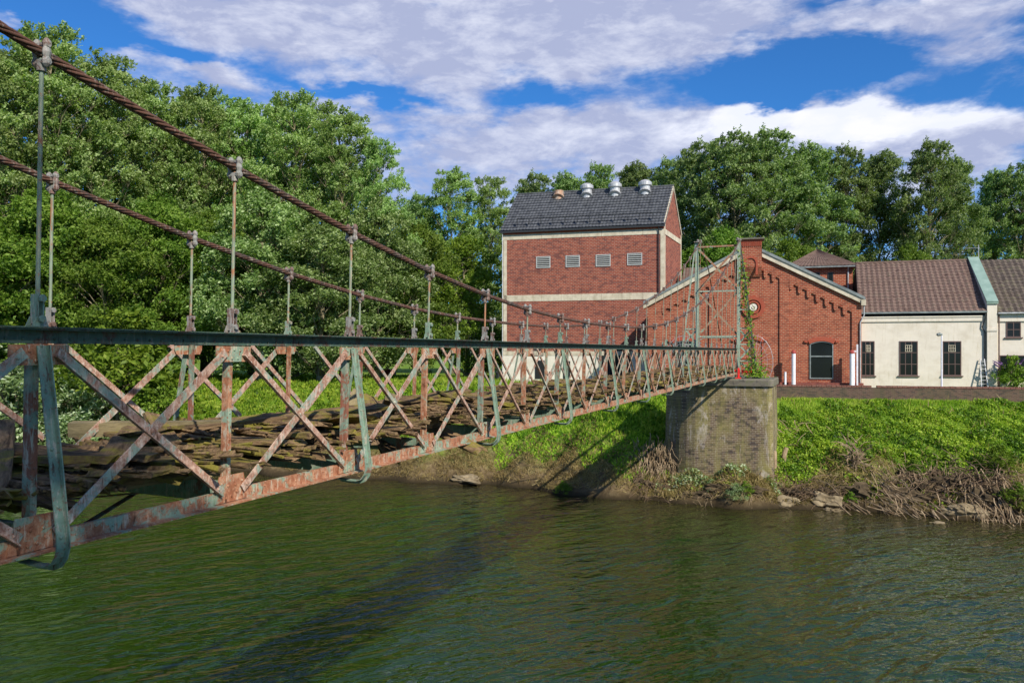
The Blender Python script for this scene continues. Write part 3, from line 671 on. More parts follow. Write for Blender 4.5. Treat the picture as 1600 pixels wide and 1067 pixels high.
# ------------------------------------------------------------------ bridge tower on its brick pier
TY = PYY+48.0
NX, FX = -5.23, -5.23-W          # truss planes in the world
TZ = 7.35                        # top of the pier
def build_tower():
    T = thing('bridge_tower', 'green iron portal tower carrying the cables on top of the brick pier', 'tower', ((NX+FX)/2, TY+.25, TZ))
    cx = (NX+FX)/2; topz = CAMZ+.165+6.86-TZ; hw = W/2+.02
    for s in (1, -1):
        p = MB(); x0 = s*hw
        for (q, w) in ((-1,1),(1,1)):
            p.prism((x0+s*.05, q*.095, 0), (x0+s*.10, q*.095, topz), [(-.10,-.012),(.10,-.012),(.10,.012),(-.10,.012)], (1,0,0))
        p.prism((x0+s*.05, 0, 0), (x0+s*.10, 0, topz), [(-.006,-.083),(.006,-.083),(.006,.083),(-.006,.083)], (1,0,0))
        p.build('post', M['iron_pale'], T)
        p = MB()
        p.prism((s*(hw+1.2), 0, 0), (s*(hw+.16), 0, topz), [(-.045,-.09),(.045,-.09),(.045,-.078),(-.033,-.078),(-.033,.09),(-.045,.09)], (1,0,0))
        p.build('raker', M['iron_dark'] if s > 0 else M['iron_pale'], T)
        # lattice between post and raker
        zs = [0.1, 1.05, 2.1, 3.1, 4.3]
        def xr(z): return s*(hw+1.2-(1.2-.16)*z/topz)
        def xi(z): return s*(hw+.06+.05*z/topz)
        for i, z in enumerate(zs):
            b = MB(); b.box(*sorted((xi(z), xr(z))), -.03, .03, z-.045, z+.045); b.build('strut', M['iron_pale'], T)
            if i < 3:
                b = MB(); z2 = zs[i+1]
                b.prism((xi(z), .02, z+.03), (xr(z2), .02, z2-.03), [(-.055,-.01),(.055,-.01),(.055,.01),(-.055,.01)]); b.prism((xr(z), .04, z+.03), (xi(z2), .04, z2-.03), [(-.055,-.01),(.055,-.01),(.055,.01),(-.055,.01)])
                b.build('lattice_brace', M['iron_pale'], T)
        b = MB(); b.box(s*hw-.16+s*.09, s*hw+.16+s*.09, -.24, .24, topz, topz+.04); b.tube([(s*hw+s*.02, -.24, topz+.05),(s*hw+s*.02, -.1, topz+.13),(s*hw+s*.02, .1, topz+.13),(s*hw+s*.02, .24, topz+.05)], .07, 8)
        b.build('saddle', M['clamp'], T)
        b = MB(); b.box(s*hw-.22+s*.06, s*(hw)+.22+s*.06, -.26, .26, -.04, .02); b.box(s*(hw+1.2)-.2, s*(hw+1.2)+.2, -.22, .22, -.04, .025); b.build('foot_plate', M['iron_dark'], T)
    for z, h, mt in ((topz-.35, .10, 'iron_rust'), (topz*.63, .09, 'iron_pale'), (2.55, .10, 'iron_pale')):
        b = MB(); b.box(-hw-.03, hw+.03, -.045, .045, z, z+h); b.build('cross_beam', M[mt], T)
    for (za, zb_) in ((topz-.42, topz*.63+.12), (topz*.63-.04, 2.7)):
        for q in (1, -1):
            b = MB(); b.prism((-hw*q, q*.02, za), (hw*q, q*.02, zb_), [(-.06,-.012),(.06,-.012),(.06,.012),(-.06,.012)], (0,1,0) if False else (1,0,0)); b.build('cross_brace', M['iron_rust'], T)
    b = MB(); b.tube([(-hw+.03, 0, 2.0),(-hw+.06, 0, 2.35),(-hw+.35, 0, 2.53),(hw-.35, 0, 2.53),(hw-.06, 0, 2.35),(hw-.03, 0, 2.0)], .035, 6); b.build('portal_arch', M['iron_pale'], T)
    for s in (1, -1):               # fan of climbing-guard rods on both sides
        b = MB(); c = V((s*(hw+1.0), 0, .9)); pts = []
        for i in range(13):
            a = math.radians(-62+i*14.0); p = c+V((s*math.cos(a)*1.15, .0, math.sin(a)*1.65+.1)); pts.append(p)
            if i % 1 == 0: b.tube([c+V((s*.15*math.cos(a), 0, .2*math.sin(a))), c+(p-c)*1.07], .009, 4)
        b.tube(pts, .014, 5); b.tube([c+(p-c)*.72 for p in pts], .008, 4)
        b.build('climbing_guard', M['zinc'], T)
    return T
build_tower()
def build_pier():
    P = thing('bridge_pier', 'stained brick pier with rounded corner and dark stone cap under the bridge tower', 'pier', (-6.42, 50.4, 0))
    x0, x1, dpt = -3.4, 3.4, 5.0
    def outline(g, rl, rr_):
        pts = []
        for i in range(9):
            a = math.pi+i*math.pi/2/8; pts.append((x0-g+rl+rl*math.cos(a), -g+rl+rl*math.sin(a)))
        for i in range(5):
            a = 1.5*math.pi+i*math.pi/2/4; pts.append((x1+g-rr_+rr_*math.cos(a), -g+rr_+rr_*math.sin(a)))
        pts += [(x1+g, dpt+g), (x0-g, dpt+g)]; return pts
    b = MB(); lo = outline(.16, 2.9, .3); hi = outline(0, 2.8, .25); n = len(lo)
    b.add([(p[0], p[1], -1.0) for p in lo]+[(p[0], p[1], TZ-.46) for p in hi], [(i,(i+1)%n,n+(i+1)%n,n+i) for i in range(n)]+[tuple(range(n,2*n))])
    b.build('masonry', M['brick_pier'], P)
    b = MB(); o1 = outline(.13, 2.9, .32); o2 = outline(.09, 2.85, .3)
    b.add([(p[0], p[1], TZ-.458+R.uniform(-.01,.01)) for p in o1]+[(p[0]+R.uniform(-.02,.02), p[1]+R.uniform(-.02,.02), TZ-.12) for p in o1]+[(p[0], p[1], TZ-.045) for p in o2],
          [(i,(i+1)%n,n+(i+1)%n,n+i) for i in range(n)]+[(n+i,n+(i+1)%n,2*n+(i+1)%n,2*n+i) for i in range(n)]+[tuple(range(2*n,3*n)), tuple(range(n))])
    b.build('cap_stone', M['stone_cap'], P)
build_pier()
# abutment / path behind the tower
b = MB(); b.poly([(-8.6,55.5,5.2),(-3.9,55.5,5.2),(-3.9,66,5.2),(-8.6,66,5.2)], (0,0,1.0)); tag(b.build('path', mottled('gravel_path', (0.16,0.12,0.09),(0.28,0.23,0.17),4), None), kind='structure')
# red warning rail across the end of the bridge
T = thing('red_barrier', 'red barrier board and tape closing the deck at the tower', 'barrier', (-6.4, TY-.1, TZ))
b = MB(); b.box(-1.2, 1.15, -.03, .03, .38, .50); b.build('board', M['red_tape'], T)
b = MB(); b.box(1.35, 2.15, .3, .36, .30, .46); b.box(1.3, 1.42, -.6, -.55, -.1, .62); b.box(1.15, 1.5, -.62, -.5, -.12, .02); b.build('tape', M['red_tape'], T)

# ------------------------------------------------------------------ buildings
ANG = math.radians(5.5); UX, UY = math.cos(ANG), math.sin(ANG)
class Front:
    """a building frame: local x to the right along the facade, y to the back, z up from z=6"""
    def __init__(s, name, label, cat, P0): 
        s.P = P0; s.o = thing(name, label, cat, (P0[0], P0[1], 6.0), ANG)
    def lx(s, px, py=549, off=0):
        d = ray(px, py); ox = s.P[0]-UY*off; oy = s.P[1]+UX*off       # plane shifted back by off
        # (ox+UX t, oy+UY t) = d*s
        det = UX*d.y-UY*d.x; t = (oy*d.x-ox*d.y)/det*1.0
        t = (ox*d.y-oy*d.x)/(UY*d.x-UX*d.y)
        sc = (oy+UY*t)/d.y
        return t, CAMZ+d.z*sc-6.0
def tile_roof(name, par, mt, A, B, C, D, tile=.3, row=.36, amp=.035, step=.03, thick=.08):
    """A,B eaves left/right; D,C ridge left/right; a tiled sheet with rolls and courses"""
    A, B, C, D = map(V, (A, B, C, D)); w = max((B-A).length, (C-D).length); h = ((D-A).length+(C-B).length)/2
    nu = max(2, int(w/tile))*4; nv = max(2, int(h/row)); n = (B-A).cross(D-A).normalized()
    if n.z < 0: n = -n
    mb = MB(); rows = []
    for j in range(nv):
        for e, lift in ((0.0, step), (0.999, 0.0)):
            v = (j+e)/nv; base = len(mb.v)
            for i in range(nu+1):
                u = i/nu; P = A.lerp(B, u).lerp(D.lerp(C, u), v)
                ph = (i % 4)/4; hgt = amp*(math.sin(math.pi*ph*2)*.5+.5)
                mb.v.append(tuple(P+n*(hgt+lift+.01)))
            rows.append(base)
    for a, b_ in zip(rows[:-1], rows[1:]):
        for i in range(nu): mb.f.append((a+i, a+i+1, b_+i+1, b_+i))
    mb.add([A, B, C, D, A-n*thick, B-n*thick, C-n*thick, D-n*thick], [(3,2,1,0),(4,5,6,7),(0,1,5,4),(1,2,6,5),(2,3,7,6),(3,0,4,7)])
    return mb.build(name, mt, par)

# --- tall brick building
TB = Front('storehouse', 'tall windowless brick building with slate gable roof, pale bands and four louvres', 'building', (-30.9, 75.9))
t = TB.o; WT = 16.35; DT = 8.9; HE = 15.45; HR = 19.9; SK = 1.0
b = MB()
def tbq(mb, x0, x1, z0, z1, out=0.0): mb.box(x0, x1, -out, .3, z0, z1)
zbase = 2.75
b = MB()
fp = [(0,0),(WT,0),(WT+SK,DT),(SK,DT)]
def extr(mb, pts, z0, z1):
    n = len(pts); mb.add([(p[0],p[1],z0) for p in pts]+[(p[0],p[1],z1) for p in pts], [tuple(reversed(range(n))), tuple(range(n,2*n))]+[(i,(i+1)%n,n+(i+1)%n,n+i) for i in range(n)])
extr(b, fp, zbase, HE)
# gables
for (xa, xb) in ((WT, WT+SK), (0, SK)):
    s_ = .3 if xa > 1 else -.3
    b.poly([(xa, 0, HE+.001), (xb, DT, HE+.001), ((xa+xb)/2, DT/2, HR-.12)], (-s_, 0, 0))
b.build('brick_wall', M['brick_tall'], t)
b = MB(); extr(b, [(0,0),(WT,0),(WT+SK,DT),(SK,DT)], -.6, zbase-.001); b.build('rendered_base', M['white'], t)
def band(z0, z1, side=True):
    b = MB(); n = 8; 
    for i in range(n):
        b.box(i*WT/n+.012, (i+1)*WT/n-.012, -.035, .04, z0, z1)
    b.build('concrete_band', M['concrete'], t)
    if side:
        b = MB(); d = V((SK, DT, 0)).normalized(); nrm = V((d.y, -d.x, 0))
        b.poly([(WT-.02, 0, z0), (WT+SK-.02, DT, z0), (WT+SK2, DT, z1), (WT-.02, 0, z1)], nrm*.06); b.build('concrete_band', M['concrete'], t)
band(HE-1.02, HE-.50, False)
z1_, z0_ = TB.lx(900, 461)[1], TB.lx(900, 470)[1]
band(z0_+.02, z1_+.1, False)
band(zbase-.15, zbase+.28, False)
b = MB(); b.box(.06, .42, -.035, .03, zbase+.3, HE-1.04); b.build('corner_strip', M['concrete'], t)
b = MB(); b.box(WT-.34, WT+.035, -.04, .25, zbase+.3, HE+.1); b.build('corner_strip', M['concrete'], t)
d = V((SK, DT, 0)).normalized(); nrm = V((d.y, -d.x, 0))
b = MB(); b.poly([V((WT,.3,3)), V((WT,.3,3))+d*.35, V((WT,.3,HE+.1))+d*.35, V((WT,.3,HE+.1))], nrm*.05)
b.poly([V((WT+SK,DT,3))-d*.28, V((WT+SK,DT,3)), V((WT+SK,DT,HE)), V((WT+SK,DT,HE))-d*.28], nrm*.05); b.build('corner_strip', M['concrete'], t)
b = MB(); b.poly([V((WT,0,HE-1.02))+d*.3, V((WT,0,HE-1.02))+d*(DT-.3), V((WT,0,HE-.5))+d*(DT-.3), V((WT,0,HE-.5))+d*.3], nrm*.06); b.build('concrete_band', M['concrete'], t)
for s_ in (0, 1):               # verge trim on the gable
    b = MB(); p0 = V((WT,0,HE+.02)) if s_ == 0 else V((WT+SK,DT,HE+.02)); p1 = V((WT+SK/2, DT/2, HR-.1))
    b.prism(p0+nrm*.05, p1+nrm*.05, [(-.05,-.14),(.05,-.14),(.05,.14),(-.05,.14)], nrm); b.build('verge_trim', M['concrete'], t)
ov = .22
tile_roof('roof', t, M['slate'], (-.25,-ov,HE-.12), (WT+.12,-ov,HE-.12), (WT+SK/2+.1,DT/2,HR), (SK/2-.25,DT/2,HR), .34, .46, .04, .075)
tile_roof('roof', t, M['slate'], (WT+.12+SK,DT+ov,HE-.12), (SK-.25,DT+ov,HE-.12), (SK/2-.25,DT/2,HR), (WT+SK/2+.1,DT/2,HR), .34, .46, .04, .075)
b = MB(); b.tube([(SK/2-.25,DT/2,HR+.06),(WT+SK/2+.1,DT/2,HR+.06)], .11, 8); b.build('ridge_cap', M['slate'], t)
b = MB(); b.box(-.25, WT+.12, -ov-.14, -ov-.0, HE-.34, HE-.16); b.build('gutter', M['dark_metal'], t)
b = MB(); b.box(-.1, WT+.02, -.10, .2, HE-.50+.002, HE-.18); b.build('fascia', M['brick_trim'], t)
b = MB(); b.tube([(1.5,-.1,HE+1.1),(WT-.4,-.1+.0,HE+1.1)], .03, 5)
for i in range(12): b.box(1.5+i*1.25, 1.54+i*1.25, -.12, .1, HE+.55, HE+1.12)
b.build('snow_guard', M['dark_metal'], t)
for x in (.0, WT-.48):
    b = MB(); b.tube([(x, -ov, HE-.3), (x, -.15, HE-.75), (x, -.15, -.3)], .055, 7); b.build('downpipe', M['dark_metal'] if x > 1 else M['zinc'], t)
for px0, px1, py0, py1 in ((838,860,401,418.5),(884,906,399.5,417),(931,954,398,416),(980,1003.5,396,414)):
    xa, zt = TB.lx(px0, py0); xb, zb_ = TB.lx(px1, py1)
    b = MB()
    for (a, c, e, g) in ((xa,xb,zt-.09,zt),(xa,xb,zb_,zb_+.09),(xa,xa+.08,zb_+.09,zt-.09),(xb-.08,xb,zb_+.09,zt-.09)): b.box(a, c, -.07, .02, e, g)
    lo = b.build('louvre', M['louvre'], t)
    b = MB(); b.box(xa+.08, xb-.08, -.012, -.002, zb_+.09, zt-.09); b.build('void', M['black'], lo)
    for i in range(5):
        b2 = MB(); z = zb_+.17+i*(zt-zb_-.22)/5
        b2.box(xa+.08, xb-.08, -.06, -.03, z, z+.075); b2.build('slat', M['louvre'], lo)
for i, (px, py) in enumerate(((873,306),(917,298),(961,296),(1008,293))):
    vx, vz = TB.lx(px, py+10, 3.95); rz_ = HE-.12+(HR-HE+.12)*(3.9+ov)/(DT/2+ov)+.12
    r = .52
    b = MB()
    b.tube([(vx,3.95,rz_-.55),(vx,3.95,rz_+.52)], [r*1.05, r*1.0], 16); b.tube([(vx,3.70,rz_-.36),(vx,3.95,rz_-.05)], [r*1.3, r*1.1], 16)
    f = b.build('roof_vent', M['zinc'] if i else M['rusty_zinc'], t)
    if i == 0: f['label'] = 'capless rusty vent stub'
    else:
        b = MB(); b.tube([(vx,3.95,rz_+.48),(vx,3.95,rz_+.56),(vx,3.95,rz_+.86),(vx,3.95,rz_+1.08),(vx,3.95,rz_+1.16)], [r*1.0, r*1.32, r*1.32, r*.75, r*.2], 18)
        b.build('cap', M['zinc'], f)
# openings in the base
def opening(fr, name, px0, px1, py0, py1, frame_m, off=0.0, bars=(2,2), fw=.07, arch=0.0, glass='glass', sill=None, par=None):
    xa, zt = fr.lx(px0, py0, off); xb, zb_ = fr.lx(px1, py1, off); par = par or fr.o
    b = MB(); y0, y1 = off-.045, off+.05
    b.box(xa, xa+fw, y0, y1, zb_, zt); b.box(xb-fw, xb, y0, y1, zb_, zt); b.box(xa+fw, xb-fw, y0, y1, zt-fw, zt); b.box(xa+fw, xb-fw, y0, y1, zb_, zb_+fw)
    for i in range(1, bars[0]): x = xa+(xb-xa)*i/bars[0]; b.box(x-.025, x+.025, y0+.01, y1, zb_+fw, zt-fw)
    for j in range(1, bars[1]): z = zb_+(zt-zb_)*j/bars[1]; b.box(xa+fw, xb-fw, y0+.012, y1-.01, z-.025, z+.025)
    f = b.build(name, frame_m, par)
    b = MB(); b.box(xa+.01, xb-.01, off-.018, off+.02, zb_+.01, zt-.01); b.build('pane', M[glass], f)
    if sill: b = MB(); b.box(xa-.12, xb+.12, off-.12, off+.04, zb_-.09, zb_-.002); b.build('sill', M[sill], f)
    return f, xa, xb, zb_, zt
opening(TB, 'window', 834, 849, 542, 556, M['frame_brown'], bars=(4,4))
opening(TB, 'door', 836, 851, 563, 592, M['dark_metal'], bars=(2,1), glass='black')
opening(TB, 'door', 880, 891, 564, 592, M['dark_metal'], bars=(1,1), glass='black')
opening(TB, 'gate', 936, 985, 544, 592, M['dark_metal'], bars=(3,1), glass='black')
b = MB(); xa, z_ = TB.lx(858, 585); b.box(xa, xa+.5, -.02, .02, z_, z_+.3); b.build('vent_grille', M['dark_metal'], t)

# --- brick gable hall
HB = Front('brick_hall', 'red brick gabled hall with chimney-like pilaster, corbel friezes and a round emblem', 'building', (-5.4, 68.8))
t = HB.o
xl, xr_ = HB.lx(1012)[0], HB.lx(1346)[0]; xm = HB.lx(1172)[0]
zeL = HB.lx(1012, 474)[1]; zeR = HB.lx(1346, 470)[1]; zap = HB.lx(1172, 388)[1]
D = 26.0; zb0 = -.6
ze = (zeL+zeR)/2
b = MB()
pent = [(xl, zb0), (xr_, zb0), (xr_, ze), (xm, zap), (xl, ze)]
b.poly([(p[0], .12, p[1]) for p in pent], (0, D-.12, 0))
b.build('brick_wall', M['brick_hall'], t)
# outer (proud) skin: plinth, pilasters, upper field above the friezes
def roofz(x): return ze+(zap-ze)*((x-xl)/(xm-xl) if x < xm else (xr_-x)/(xr_-xm))
xp = [HB.lx(p)[0] for p in (1012, 1034, 1160, 1172+11, 1218, 1233, 1331, 1346)]
pil = [(xp[0], xp[1]), (HB.lx(1108)[0], HB.lx(1121)[0]), (xp[4], xp[5]), (xp[6], xp[7])]
b = MB()
for (a, c) in pil: b.poly([(a, 0, zb0), (c, 0, zb0), (c, 0, roofz(c)), (a, 0, roofz(a))], (0, .119, 0))
b.build('pilaster', M['brick_hall'], t)
# friezes: arcs of corbels following the slope between pilasters
def frieze(a, c, drop):
    b = MB(); b.poly([(a, 0.0, roofz(a)-drop), (c, 0.0, roofz(c)-drop), (c, 0.0, roofz(c)-.05), (a, 0.0, roofz(a)-.05)] if (a-xm)*(c-xm) >= 0 else
                     [(a, 0.0, roofz(a)-drop), (xm, 0.0, zap-drop), (c, 0.0, roofz(c)-drop), (c, 0.0, roofz(c)-.05), (xm, 0, zap-.05), (a, 0.0, roofz(a)-.05)], (0, .118, 0))
    n = max(2, int((c-a)/.60)); st = (c-a)/n
    for i in range(n):              # little round-headed arches: stepped corbels with gaps between
        x0 = a+i*st; zz = roofz(x0+st*.5)-drop
        b.poly([(x0, -.03, zz+.25), (x0, -.03, zz-.22), (x0+st*.10, -.03, zz-.40), (x0+st*.32, -.03, zz-.40), (x0+st*.42, -.03, zz-.22), (x0+st*.52, -.03, zz-.04), (x0+st*.75, -.03, zz+.06), (x0+st, -.03, zz+.02), (x0+st, -.03, zz+.25)], (0, .148, 0))
    b.build('corbel_frieze', M['brick_hall'], t)
frieze(pil[0][1], pil[1][0], 1.25); frieze(pil[1][1], pil[2][0], 1.35); frieze(pil[2][1], pil[3][0], 1.3)
# chimney-like central pilaster
xa, xb = HB.lx(1155)[0], HB.lx(1190)[0]; zt = HB.lx(1172, 378)[1]; zbt = HB.lx(1172, 415)[1]
b = MB(); b.box(xa, xb, -.38, .9, zap-1.6, zt); b.poly([(xa,-.38,zap-1.6),(xa,.0,zap-2.4),(xa,.0,zap-1.6)], (xb-xa,0,0)); cp = b.build('chimney_pilaster', M['brick_hall'], t)
b = MB(); b.box(xa-.07, xb+.07, -.46, .98, zt, zt+.14)
for i in range(12): x = xa-.05+i*(xb-xa+.1)/12; b.box(x, x+.085, -.44, -.381, zt-.42, zt)
b.build('corbel_course', M['brick_trim'], cp)
b = MB(); b.box(xa-.22, xb+.22, -.6, 1.1, zt+.142, zt+.26); b.build('cap_slab', M['stone_cap'], cp)
b = MB(); cxn = (xa+xb)/2; r = .42; ptsn = [(cxn-r, -.40, zbt-.9), (cxn+r, -.40, zbt-.9)]+[(cxn+r*math.cos(a), -.40, zbt+.15+r*math.sin(a)) for a in [math.pi*i/8 for i in range(9)]]
ring_in = [(cxn+r*math.cos(a), zbt+.15+r*math.sin(a)) for a in [math.pi*i/10 for i in range(11)]]; ring_out = [(cxn+(r+.16)*math.cos(a), zbt+.15+(r+.16)*math.sin(a)) for a in [math.pi*i/10 for i in range(11)]]
for i in range(10):
    q = [ring_in[i], ring_in[i+1], ring_out[i+1], ring_out[i]]; b.poly([(p[0], -.46, p[1]) for p in q], (0, .079, 0))
b.box(cxn+r, cxn+r+.16, -.46, -.382, zbt-.8, zbt+.15); b.box(cxn-r-.16, cxn-r, -.46, -.382, zbt-.8, zbt+.15); b.build('niche_arch', M['brick_trim'], cp)
# copings
for (p0, p1, ph) in (((xl-.35, ze-.15), (xa-.02, roofz(xa)-.0), 0), ((xb+.02, roofz(xb)), (xr_+.25, ze-.1), 1)):
    b = MB(); z0a, z0b = p0[1], p1[1]
    b.poly([(p0[0], -.22, z0a-.28), (p1[0], -.22, z0b-.28), (p1[0], -.22, z0b+.12), (p0[0], -.22, z0a+.12)], (0, .62, 0))
    b.build('coping', M['concrete'], t)
    b = MB(); b.poly([(p0[0], -.30, z0a+.122), (p1[0], -.30, z0b+.122), (p1[0], -.30, z0b+.36), (p0[0], -.30, z0a+.36)], (0, .85, 0))
    b.build('roof_edge', M['lead'], t)
b = MB(); b.box(xr_-.05, xr_+.30, -.3, .4, ze-.42, ze+.04); b.build('coping', M['concrete'], t)
tile_roof('roof', t, M['tile'], (xl-.3,D,ze+.0), (xl-.3,.55,ze+.0), (xm,.55,zap+.1), (xm,D,zap+.1), .3, .4)
tile_roof('roof', t, M['tile'], (xr_+.2,.55,ze+.0), (xr_+.2,D,ze+.0), (xm,D,zap+.1), (xm,.55,zap+.1), .3, .4)
# roundel with emblem
rx, rz0 = HB.lx(1177, 480)
ro = None
for (ra, rb, y0, mt, nm) in ((.62, .92, -.04, 'brick_trim', 'roundel'), (.40, .53, .0, 'brick_trim', 'inner_ring')):
    b = MB(); n = 28
    for i in range(n):
        a0, a1 = 2*math.pi*i/n, 2*math.pi*(i+1)/n
        b.poly([(rx+ra*math.cos(a0), y0, rz0+ra*math.sin(a0)), (rx+ra*math.cos(a1), y0, rz0+ra*math.sin(a1)), (rx+rb*math.cos(a1), y0, rz0+rb*math.sin(a1)), (rx+rb*math.cos(a0), y0, rz0+rb*math.sin(a0))], (0, .119-y0, 0))
    o = b.build(nm, M[mt], ro or t); ro = ro or o
b = MB(); n = 20; b.poly([(rx+.3*math.cos(2*math.pi*i/n), .03, rz0+.3*math.sin(2*math.pi*i/n)) for i in range(n)], (0, .08, 0)); b.build('emblem', M['white'], ro)
b = MB(); b.tube([(rx-.13,.02,rz0+.02),(rx-.10,.02,rz0-.12),(rx+.02,.02,rz0-.16),(rx+.12,.02,rz0-.08),(rx+.13,.02,rz0+.08)], .025, 5); b.tube([(rx-.05,.02,rz0+.14),(rx+.04,.02,rz0+.02)], .025, 5); b.build('emblem_relief', M['stone_cap'], ro)
# big segmental-arched windows
def arched(px0, px1, pytop, pybot, name='window', brick_fill=False):
    xa, zt = HB.lx(px0, pytop, .12); xb, zb_ = HB.lx(px1, pybot, .12); w = xb-xa; rise = .28*w/2.2; cx_ = (xa+xb)/2
    def arc(r_extra, n=10, y=0):
        Rr = (w*w/4+rise*rise)/(2*rise); a = math.asin(w/2/Rr); c = zt-Rr
        return [(cx_+(Rr+r_extra)*math.sin(-a+2*a*i/n), c+(Rr+r_extra)*math.cos(-a+2*a*i/n)) for i in range(n+1)]
    ai = arc(0.0); ao = arc(.34)
    b = MB(); fw = .09
    fr_in = arc(-fw)
    for i in range(10):
        q = [fr_in[i], fr_in[i+1], ai[i+1], ai[i]]; b.poly([(p[0], .03, p[1]) for p in q], (0, .08, 0))
    zs = ai[0][1]
    b.box(xa, xa+fw, .03, .11, zb_, zs-.02); b.box(xb-fw, xb, .03, .11, zb_, zs-.02); b.box(xa+fw, xb-fw, .03, .11, zb_, zb_+fw)
    b.box(xa+fw, xb-fw, .04, .11, zb_+(zt-zb_)*.58, zb_+(zt-zb_)*.58+.1)
    f = b.build(name, M['lead'] if not brick_fill else M['brick_trim'], t)
    b = MB(); b.poly([(xa, .10, zb_), (xb, .10, zb_)]+[(p[0], .10, p[1]) for p in reversed(ai)], (0, .018, 0)); b.build('pane', M['glass'] if not brick_fill else M['brick_hall'], f)
    b = MB()
    for i in range(10):
        q = [ai[i], ai[i+1], ao[i+1], ao[i]]; b.poly([(p[0], -.03, p[1]) for p in q], (0, .149, 0))
    b.poly([(ao[0][0]-.25,-.03,ao[0][1]-.15),(ao[0][0],-.03,ao[0][1]-.22),(ao[0][0],-.03,ao[0][1]),(ao[0][0]-.25,-.03,ao[0][1]-.02)], (0,.149,0)); b.poly([(ao[10][0],-.03,ao[10][1]-.22),(ao[10][0]+.25,-.03,ao[10][1]-.15),(ao[10][0]+.25,-.03,ao[10][1]-.02),(ao[10][0],-.03,ao[10][1])], (0,.149,0))
    b.build('arch_surround', M['brick_trim'], f)
    return f
arched(1265, 1302, 533, 592)
f = arched(1052, 1088, 532, 604, 'window'); f = arched(1150, 1192, 530, 604, 'blind_arch', True)
b = MB(); b.box(xp[4]-.0, xr_+.1, -.45, -.002, zb0, HB.lx(1290, 598, -.45)[1]); b.build('plinth', M['plinth_red'], t)
xd = xr_-.12
b = MB(); b.tube([(xr_+.18,-.1,ze-.45),(xr_+.18,-.1,ze-1.2),(xr_-.1,-.1,ze-1.8),(xr_-.1,-.1,-.3)], .05, 6); b.build('downpipe', M['zinc'], t)

# --- hipped brick turret behind
TU = Front('brick_turret', 'low square brick turret with hipped brown tile roof rising behind the hall', 'building', (-2.3, 76.5))
t = TU.o; xa = TU.lx(1226)[0]+.4; xb = TU.lx(1340)[0]-.4; ztw = TU.lx(1300, 416)[1]; zpk = TU.lx(1280, 394, 3)[1]
b = MB(); b.box(xa, xb, 0, 6.5, -.5, ztw); b.build('brick_wall', M['brick_hall'], t)
ym = 3.25; xc = (xa+xb)/2; o_ = .45
A, B_, C_, D_ = (xa-o_,-o_,ztw),(xb+o_,-o_,ztw),(xb+o_,6.5+o_,ztw),(xa-o_,6.5+o_,ztw); pk = (xc,ym,zpk+.25)
tile_roof('roof', t, M['tile'], A, B_, pk, pk, .3, .4); tile_roof('roof', t, M['tile'], B_, C_, pk, pk, .3, .4); tile_roof('roof', t, M['tile'], D_, A, pk, pk, .3, .4); tile_roof('roof', t, M['tile'], C_, D_, pk, pk, .3, .4)
b = MB(); b.box(xa-o_, xb+o_, -o_-.1, -o_, ztw-.14, ztw-.02); b.build('gutter', M['lead'], t)
for p0, p1 in ((1272,1281),(1293,1302)): opening(TU, 'window', p0, p1, 426, 444, M['dark_metal'], bars=(1,1))
xq = TU.lx(1325)[0]; b = MB(); b.tube([(xq,-.45,ztw-.1),(xq,-.08,ztw-.5),(xq,-.08,1)], .06, 7); b.build('downpipe', M['zinc'], t)

# --- low rear wing left of the hall
RW = Front('rear_wing', 'low tile roofed wing glimpsed between the tall building and the gabled hall', 'building', (-14.2, 80.5))
t = RW.o; b = MB(); b.box(.9, 13, 0, 7, -.5, RW.lx(1075,446)[1]); b.build('brick_wall', M['brick_hall'], t)
tile_roof('roof', t, M['tile'], (.7,-.3,RW.lx(1075,448)[1]), (13.2,-.3,RW.lx(1075,448)[1]), (13.2,4,RW.lx(1075,419,4)[1]), (.7,4,RW.lx(1075,419,4)[1]), .3, .4)

# --- cream wing
CW = Front('cream_wing', 'long cream rendered wing with three tall dark windows and brown pantile roof', 'building', (-5.4, 69.3))
t = CW.o; xa = CW.lx(1344)[0]; xb = CW.lx(1541)[0]; ztop = CW.lx(1450, 494)[1]; zri = CW.lx(1430, 410, 5)[1]; zea = CW.lx(1450, 488)[1]
b = MB(); b.box(xa, xb, 0, 10, -.6, ztop); b.build('rendered_wall', M['cream'], t)
b = MB(); b.box(xa, xb-.3, -.10, .0-.001, ztop-.42, ztop-.10); b.box(xa, xb-.3, -.16, -.001, ztop-.098, ztop-.0); b.build('cornice', M['cream'], t)
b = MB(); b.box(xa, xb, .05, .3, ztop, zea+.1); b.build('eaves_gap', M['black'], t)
b = MB(); b.box(xa, xb, -.35, -.22, zea-.08, zea+.05); b.build('gutter', M['lead'], t)
xrl = CW.lx(1341)[0]; xrr = CW.lx(1337, 549, 5)[0]
tile_roof('roof', t, M['tile'], (xrl,-.25,zea), (xb,-.25,zea), (xb,5,zri), (xrr,5,zri), .40, .40, .075)
tile_roof('roof', t, M['tile'], (xb,10.25,zea), (xrr,10.25,zea), (xrr,5,zri), (xb,5,zri), .40, .40, .075)
b = MB(); b.tube([(xrr,5,zri+.05),(xb,5,zri+.05)], .12, 7); b.build('ridge_cap', M['tile'], t)
